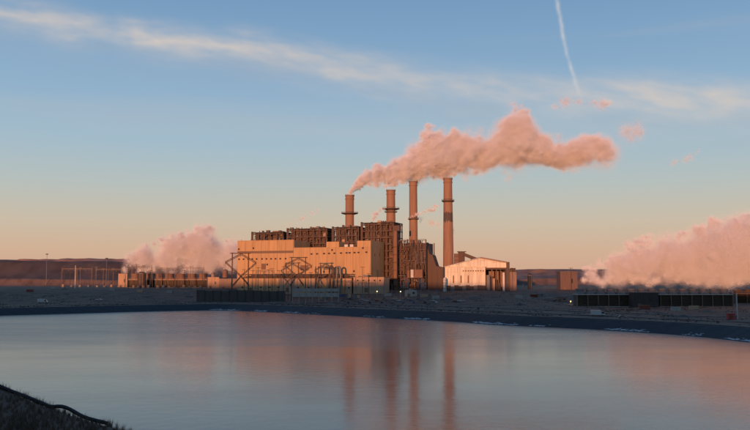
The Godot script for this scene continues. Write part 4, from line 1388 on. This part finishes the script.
func yard() -> void:
	rng.seed = 200
	# pale crust of salt and ice left on the liner near the water
	var st := new_st()
	var n := FastNoiseLite.new()
	n.seed = 61
	n.frequency = .02
	for k in 2600:
		var i := rng.randi_range(40, shore.size() - 8)
		var where := n.get_noise_1d(i * 6.0)
		var b := beside(i, 0, 0)
		if b.x < -135.0 or where < -.05 + rng.randf() * .45:
			continue
		var o := rng.randf_range(.4, 1.7) + maxf(0.0, rng.randfn() * .9)
		var p := beside(i, o, o / 3.3 + .16)
		var nx := (beside(i + 1, o, p.y) - p).normalized()
		var up := (beside(i, o + 1, p.y + .303) - p).normalized()
		p += nx * rng.randf_range(-3, 3)
		var ring := []
		var rx := rng.randf_range(.3, 2.2)
		var ry := rng.randf_range(.08, .34)
		for q in 7:
			var a := TAU * q / 7.0
			ring.append(p + nx * cos(a) * rx * rng.randf_range(.5, 1.2) + up * sin(a) * ry * rng.randf_range(.4, 1.3))
		for q in 7:
			tri(st, p + Vector3(0, .1, 0), ring[q], ring[(q + 1) % 7])
	stuff("salt_crust", done(st), M.crust, "pale salt and ice crust along the black pond liner", "crust")
	# dark windbreak of big panels before the hall
	var f := thing("windbreak_fence", "long black panel windbreak between the pond and the tan hall", "fence", stand(222, 735))
	off[f] = f.position
	for i in 11:
		var p0 := 197.0 + i * 8.05
		var a := at(p0 + .12, 290.0, 735)
		var b := at(p0 + 7.95, 288.6, 735)
		var g := stand(p0 + 4, 735).y
		box(f, "panel", M.fence, Vector3(a.x, g - 2, -735.2), Vector3(b.x, a.y + rng.randf_range(-1.0, .1), -735))
		bar(f, "post", M.dark, Vector3(a.x - .1, g - 2, -734.8), Vector3(a.x - .1, a.y + .4, -734.8), .35)
	# grey two-tier duct rack
	var r := thing("duct_rack", "two broad grey ducts stacked on a post rack before the hall", "duct rack", stand(315, 700))
	off[r] = r.position
	var xa := at(292, 290, 700).x
	var xb := at(339, 290, 700).x
	for t in [[288.6, 291.6], [293.0, 296.8]]:
		box(r, "duct", M.grey_duct, Vector3(xa, at(0, t[1], 700).y, -703), Vector3(xb, at(0, t[0], 700).y, -700))
	for i in 8:
		var x := lerpf(xa + .4, xb - .4, i / 7.0)
		bar(r, "post", M.grey_duct, Vector3(x, r.position.y - 3, -699.7), Vector3(x, at(0, 288.2, 700).y, -699.7), .45)
	bar(r, "sill_beam", M.steel, Vector3(xa, at(0, 298.0, 700).y, -700.4), Vector3(xb, at(0, 298.0, 700).y, -700.4), .5)
	# buildings on the open side
	shed("workshop", "tall plain brown workshop block beyond the cooling tower end", "building", 560.5, 577.5, 271.5, 830, 18, M.mauve)
	shed("store", "dark box store set against the grey cooling tower front", "building", 632.5, 658, 292.2, 590, 8, M.store)
	shed("pump_house", "long low grey pump house before the golden filter building", "building", 486, 503, 295.2, 735, 6, M.pale)
	shed("pump_house", "small low shed by the yard lamp near the brown workshop", "building", 556, 567, 296.5, 690, 6, M.brown)
	shed("site_hut", "grey site hut at the foot of the dust collector", "building", 405, 417, 289.0, 730, 7, M.grey_duct, true)
	shed("site_hut", "pale gabled hut beside the dark arched opening", "building", 507, 516, 294.0, 720, 6, M.grey_duct, true)
	shed("switch_house", "tan switch house at the end of the orange cooling tower", "building", 207, 219, 277.0, 900, 10, M.tan)
	shed("switch_house", "pinkish low switch house with tank on its roofline", "building", 219, 237, 278.6, 890, 10, M.brown)
	shed("site_hut", "little pale hut in the switchyard beside the steam bank", "building", 118, 127, 273.5, 1000, 8, M.tan)
	tank("tall dark water tank standing alone right of the filter building".replace("right of", "past"), 530, 273.4, 850, 2.4, M.dark)
	tank("small reddish tank behind the switch houses", 225, 269.0, 930, 3.2, M.clad)
	tank("squat dark tank at the end of the orange cooling tower", 141.5, 271.5, 940, 4.8, M.steel)
	tank("pale round tank in the switchyard below the steam bank", 213, 271.5, 930, 2.0, M.tan)
	tank("squat grey tank between the pump houses", 540, 293.0, 740, 3.4, M.steel_grey)
	# red box and its post by the bank
	var rb := on_ground(731, 319.5)
	var red := thing("equipment_box", "red equipment box on the far bank beside a slim post", "equipment box", rb)
	box(red, "housing", M.red, Vector3(-1.9, -.3, -1.2), Vector3(1.9, 3.0, 1.2))
	box(red, "lid", M.red, Vector3(-2.1, 3.0, -1.4), Vector3(2.1, 3.2, 1.4))
	box(red, "door", M.car_red, Vector3(-1.2, .2, 1.2), Vector3(.6, 2.5, 1.28))
	for x in [-1.5, 1.5]:
		box(red, "skid", M.dark, Vector3(x - .15, -.6, -1.3), Vector3(x + .15, -.3, 1.3))
	pole("gauge_post", "slim pale post beside the red equipment box", "post", 736.4, -rb.z, 293.5, M.pale, 0, .2, "")
	# lamps
	lamp("lit yard lamp near the corner of the turbine hall", 377, 291.2, 720)
	lamp("lit yard lamp before the dust collector", 400.5, 291.4, 722)
	lamp("lit yard lamp between the brown workshop and cooling tower", 570, 301.2, 640)
	# high masts with ring heads
	for q in [[46.0, 254.0, 1150.0, "high mast light over the dark mound"], [106.0, 258.2, 1150.0, "high mast light before the red mesa"]]:
		var b := stand(q[0], q[2])
		var o := thing("high_mast_light", q[3], "light mast", b, 0.0, "high mast lights")
		var h := at(q[0], q[1], q[2]).y - b.y
		put(o, "shaft", lathe([[.45, -2], [.22, h]], 8), M.steel_grey)
		put(o, "head_ring", lathe([[.3, h - .9], [2.0, h - .6], [2.0, h + .2], [.3, h + .5]], 14), M.steel)
	# switchyard and roadside poles
	for q in [[64, 266], [70, 268], [80, 267], [89, 264], [96, 266.5], [103, 268], [113, 268], [121, 270], [128, 267], [136, 264], [143.5, 265], [150, 270], [158, 269], [161.5, 271], [168, 268], [175, 270], [184, 270], [190.5, 266], [202, 269]]:
		pole("switchyard_pole", "slim pole with crossarms in the switchyard row under the steam bank", "pole", q[0], rng.randf_range(880, 935) if q[0] > 125 else rng.randf_range(980, 1100), q[1], M.wood_dry if rng.randf() < .5 else M.wood, 1 + rng.randi() % 2, .28, "switchyard poles")
	for q in [[244, 269], [252.5, 270], [258, 267], [264, 271], [268.5, 269], [272, 268], [279, 270], [283.5, 266], [288, 271], [311, 272], [321, 276], [345, 273], [362.5, 266.5], [369, 273]]:
		pole("line_pole", "slim brown pole with crossarm before the turbine hall facade", "pole", q[0], rng.randf_range(745, 762), q[1], M.wood, 1, .24, "line poles before the facade")
	pole("line_pole", "lone thin pole in front of the brown workshop", "pole", 571.2, 800, 267.5, M.wood, 1, .26, "")
	pole("line_pole", "pale standalone mast rising before the dark mound", "pole", 75, 900, 265.5, M.pale, 0, .4, "")
	for q in [[384, 280], [392, 284], [421, 279], [428, 283], [437, 281], [507.5, 262], [511, 270], [523, 284], [545, 286]]:
		pole("yard_pole", "slim grey yard pole before the dark plant and golden building", "pole", q[0], rng.randf_range(690, 745), q[1], M.steel_grey, 0, .2, "yard poles")
	# vehicles
	var P := [["truck", "white box truck on the bank below the dark mound", M.car_white, 42.5, 303.0, .1], ["pickup", "pale pickup on the bank road below the switchyard", M.car_white, 99, 300.8, .1],
		["pickup", "pale pickup parked in the yard under the dark mound", M.car_grey, 65, 289.5, .2], ["car", "small pale car parked alone under the steam bank", M.car_white, 52, 289.0, .3],
		["pickup", "grey pickup stopped beside the windbreak fence foot", M.car_grey, 216, 300.2, .1], ["truck", "white box truck parked on the bank before the grey cooling tower", M.car_white, 598, 316.0, -.1],
		["car", "pale blue-grey car at the bank edge past the white box truck", M.car_grey, 622.5, 318.2, -.1], ["pickup", "white pickup close under the grey cooling tower", M.car_white, 606, 305.4, .0],
		["truck", "white box truck close under the grey cooling tower", M.car_white, 613, 305.6, .0], ["pickup", "pale pickup by the dark box store", M.car_white, 621, 306.0, .0],
		["pickup", "white pickup on the yard road below the pale silo", M.car_white, 461, 302.0, .1], ["car", "dark car on the yard road beside the white pickup", M.car_dark, 455, 302.5, .1],
		["car", "dark car before the grey cooling tower end", M.car_dark, 599, 306.5, .0]]
	for v in P:
		var g := on_ground(v[3], v[4])
		vehicle(v[0], v[1], v[2], g + Vector3(0, .02, 0), v[5])
	var paints := [["white", M.car_white], ["grey", M.car_grey], ["blue", M.car_blue], ["white", M.car_white], ["red", M.car_red], ["black", M.car_dark], ["grey", M.car_grey]]
	for i in 26:
		var g := on_ground(344 + i * 3.7 + rng.randf_range(-.8, .8), [301.5, 303.4, 300.0][i % 3])
		var c: Array = paints[rng.randi() % 7]
		var way := "parked nose towards the pond" if i % 3 == 1 else "parked side on"
		vehicle("car", "small %s car %s in the rows below the turbine hall" % [c[0], way], c[1], g + Vector3(0, .02, 0), rng.randf_range(-.2, .2) + (PI / 2 if i % 3 == 1 else 0.0))
	yard_clutter()
	# scrub and litter
	var spots := []
	for k in 6000:
		var i := rng.randi_range(0, shore.size() - 2)
		var out := 24.0 + pow(rng.randf(), 1.6) * 200.0
		var p := beside(i, out, 0) + Vector3(rng.randf_range(-6, 6), 0, rng.randf_range(-6, 6))
		if bumps.get_noise_2d(p.x * 2.0, p.z * 2.0) < -.1 or -p.z > 770:
			continue
		p.y = ground_height(p.x, -p.z) - .05
		spots.append(Transform3D(Basis(Vector3.UP, rng.randf() * TAU).scaled(Vector3(1, .8, 1) * rng.randf_range(.3, .85)), p))
	scatter("scrub", "low dark desert scrub scattered over the shaded flats", "scrub", bush_mesh(71), M.scrub, spots)

func ground_strip(out0: float, out1: float, from: int, to: int) -> ArrayMesh:
	var st := new_st(true)
	for i in range(from, to):
		var c := []
		for q in [[i, out0], [i, out1], [i + 1, out1], [i + 1, out0]]:
			var p := beside(q[0], q[1], 0)
			p.y = ground_height(p.x, -p.z) + .28
			c.append(p)
		quad(st, c[0], c[1], c[2], c[3])
	return done(st)
func yard_clutter() -> void:
	rng.seed = 230
	var n := shore.size()
	structure("road", ground_strip(44, 50, int(n * .18), int(n * .9)), M.road)
	structure("road", ground_strip(84, 91, int(n * .3), int(n * .82)), M.road)
	# mounds of earth and gravel
	var tones := [["pale gravel mound", M.road], ["dark earth mound", M.fence], ["brown spoil mound", M.ground_heap]]
	var spots := [[20, 301, 0], [84, 297, 1], [132, 299, 1], [150, 296, 0], [172, 301, 2], [188, 297, 1], [330, 304, 0], [352, 299, 1], [433, 304, 2], [448, 299.5, 1], [520, 305, 1], [545, 300, 2], [660, 314, 2], [684, 317, 1], [708, 312, 0], [528, 310, 2]]
	var beside_what := ["west of the white box truck", "by the pale mast", "before the switchyard poles", "under the orange cooling tower", "next to the windbreak end", "close to the windbreak panels", "beside the duct rack posts", "below the service building", "before the flue duct", "by the pale silo foot", "before the pale gabled hut", "near the squat grey tank", "before the dark box store", "below the grey cooling tower cells", "by the red equipment box", "on the bank road shoulder"]
	for i in spots.size():
		var g := on_ground(spots[i][0], spots[i][1])
		var t: Array = tones[spots[i][2]]
		var o := thing("gravel_mound", "%s %s" % [t[0], beside_what[i].replace("west of", "beside")], "mound", g, rng.randf() * TAU)
		var rows := []
		var st := new_st(true)
		var r := rng.randf_range(3.0, 6.5)
		var h := rng.randf_range(1.0, 2.2)
		var nz := FastNoiseLite.new()
		nz.seed = i
		nz.frequency = .25
		for k in 16:
			for j in 5:
				var cs := []
				for q in [[k, j], [k, j + 1], [k + 1, j + 1], [k + 1, j]]:
					var a: float = TAU * (q[0] % 16) / 16.0
					var f: float = q[1] / 5.0
					var p := Vector3(cos(a) * 1.6, 0, sin(a)) * r * f
					p *= 1.0 + .25 * nz.get_noise_2d(cos(a) * 5.0, sin(a) * 5.0)
					p.y = h * pow(1.0 - f, 1.2) * (1.0 + .4 * nz.get_noise_2d(p.x, p.z)) - .3
					cs.append(p)
				quad(st, cs[0], cs[3], cs[2], cs[1])
		put(o, "heap", done(st), t[1])
		for k in 5:
			var a := rng.randf() * TAU
			var p := Vector3(cos(a) * 1.7, 0, sin(a) * 1.1) * r
			var b := put(o, "boulder", lathe([[.05, -.2], [.5, .0], [.4, .4], [.05, .6]], 6), t[1])
			b.position = p
	# shipping containers and trailers
	var paint := [["rust red", M.car_red], ["weathered grey", M.grey_duct], ["blue", M.car_blue], ["tan", M.tan], ["dark grey", M.car_grey]]
	var places := [[30, 292, 0, "under the dark mound"], [112, 291, 1, "before the switchyard poles"], [140, 292.5, 3, "before the orange cooling tower"], [170, 293, 1, "by the orange cooling tower end"], [186, 294, 4, "near the windbreak end"], [343, 297, 2, "beside the duct rack"], [388, 296, 1, "below the hall end"], [424, 297, 3, "below the flue duct"], [436, 298.5, 1, "near the pale silo"], [474, 299, 4, "below the golden filter building"], [519, 298.5, 1, "by the pale gabled hut"], [534, 297, 0, "by the tall dark tank"], [549, 301, 4, "near the small low shed"], [676, 311, 1, "before the grey cooling tower cells"], [694, 309.5, 3, "close to the grey cooling tower"], [645, 309, 0, "before the dark box store"]]
	for p in places:
		var g := on_ground(p[0], p[1])
		var o := thing("storage_container", "%s storage container %s" % [paint[p[2]][0], p[3]], "container", g, rng.randf_range(-.3, .3), "storage containers in the yard")
		box(o, "shell", paint[p[2]][1], Vector3(-3.2, -.3, -1.2), Vector3(3.2, 2.5, 1.2))
		for k in 9:
			box(o, "rib", paint[p[2]][1], Vector3(-3.0 + k * .72, .1, 1.2), Vector3(-2.75 + k * .72, 2.4, 1.28))
		box(o, "door", M.steel_grey, Vector3(3.2, .1, -1.1), Vector3(3.28, 2.4, 1.1))
	# substation gantries
	var gs := [[62, 92, 268.5, 1010.0, "under the dark mound"], [96, 122, 269.0, 1005.0, "before the red mesa"], [132, 152, 266.5, 925.0, "at the steam bank foot"], [156, 178, 268.0, 915.0, "before the orange fan stacks"], [182, 204, 267.5, 905.0, "by the switch houses"], [256, 274, 270.5, 770.0, "before the stepped hall end"], [318, 340, 279.0, 752.0, "behind the duct rack"], [346, 366, 281.0, 745.0, "before the service building"]]
	for q in gs:
		var b := stand((q[0] + q[1]) / 2.0, q[3])
		var o := thing("substation_gantry", "steel substation gantry %s" % q[4], "gantry", b, 0.0, "substation gantries")
		off[o] = b
		var xa := at(q[0], q[2], q[3])
		var xb := at(q[1], q[2], q[3])
		for k in 3:
			var x := lerpf(xa.x, xb.x, k / 2.0)
			for dx in [-.5, .5]:
				bar(o, "leg", M.wood_dry, Vector3(x + dx * 2.0, b.y - 2, -q[3]), Vector3(x + dx * .6, xa.y, -q[3]), .28)
			bar(o, "spike", M.wood_dry, Vector3(x, xa.y, -q[3]), Vector3(x, xa.y + 2.2, -q[3]), .2)
		bar(o, "beam", M.wood_dry, Vector3(xa.x, xa.y, -q[3]), Vector3(xb.x, xa.y, -q[3]), .4)
		bar(o, "beam", M.wood_dry, Vector3(xa.x, xa.y - 1.2, -q[3]), Vector3(xb.x, xa.y - 1.2, -q[3]), .25)
		for k in 10:
			var x0 := lerpf(xa.x, xb.x, k / 10.0)
			var x1 := lerpf(xa.x, xb.x, (k + 1) / 10.0)
			bar(o, "lacing", M.wood_dry, Vector3(x0, xa.y - 1.2 * (k % 2), -q[3]), Vector3(x1, xa.y - 1.2 * ((k + 1) % 2), -q[3]), .16)
		for k in 6:
			var x := lerpf(xa.x + 1, xb.x - 1, k / 5.0)
			tube(o, "insulator", M.steel_grey, Vector3(x, xa.y - 1.3, -q[3]), Vector3(x, xa.y - 3.2, -q[3]), .2)
		for k in 4:
			var x := lerpf(xa.x + 2, xb.x - 4, k / 3.0)
			box(o, "transformer", M.steel_grey if k % 2 else M.tan, Vector3(x, b.y - 1, -q[3] + 2), Vector3(x + 2.6, b.y + rng.randf_range(2.0, 3.6), -q[3] + 4.5))

func near_bank() -> void:
	rng.seed = 300
	# black pipe on the edge of the near bank
	var o := thing("black_pipe", "black plastic pipe lying along the edge of the grassy near bank", "pipe", Vector3(-9, ground_height(-9, 23.8), -23.8))
	off[o] = o.position
	var last := Vector3.ZERO
	for i in 30:
		var px := lerpf(-14, 108, i / 29.0)
		var d := 24.0
		var x := kx(px, 400) * d
		var up := .03 + .14 * exp(-pow((px - 66) / 13.0, 2.0)) - .04 * exp(-pow((px - 50) / 6.0, 2.0))
		var p := Vector3(x, ground_height(x, d) + up, -d)
		if i:
			tube(o, "pipe_length", M.pipe, last, p, .055)
		last = p
	var spots := []
	for k in 5200:
		var d := rng.randf_range(9, 26)
		var x := kx(rng.randf_range(-60, 230), 400) * d
		spots.append(Transform3D(Basis(Vector3.UP, rng.randf() * TAU).scaled(Vector3.ONE * rng.randf_range(.25, .62 if d > 21.5 and rng.randf() < .93 else .8)), Vector3(x, ground_height(x, d) - .02, -d)))
	scatter("dry_grass", "dry brown grass tufts covering the near bank slope", "grass", tuft_mesh(72), M.grass, spots)
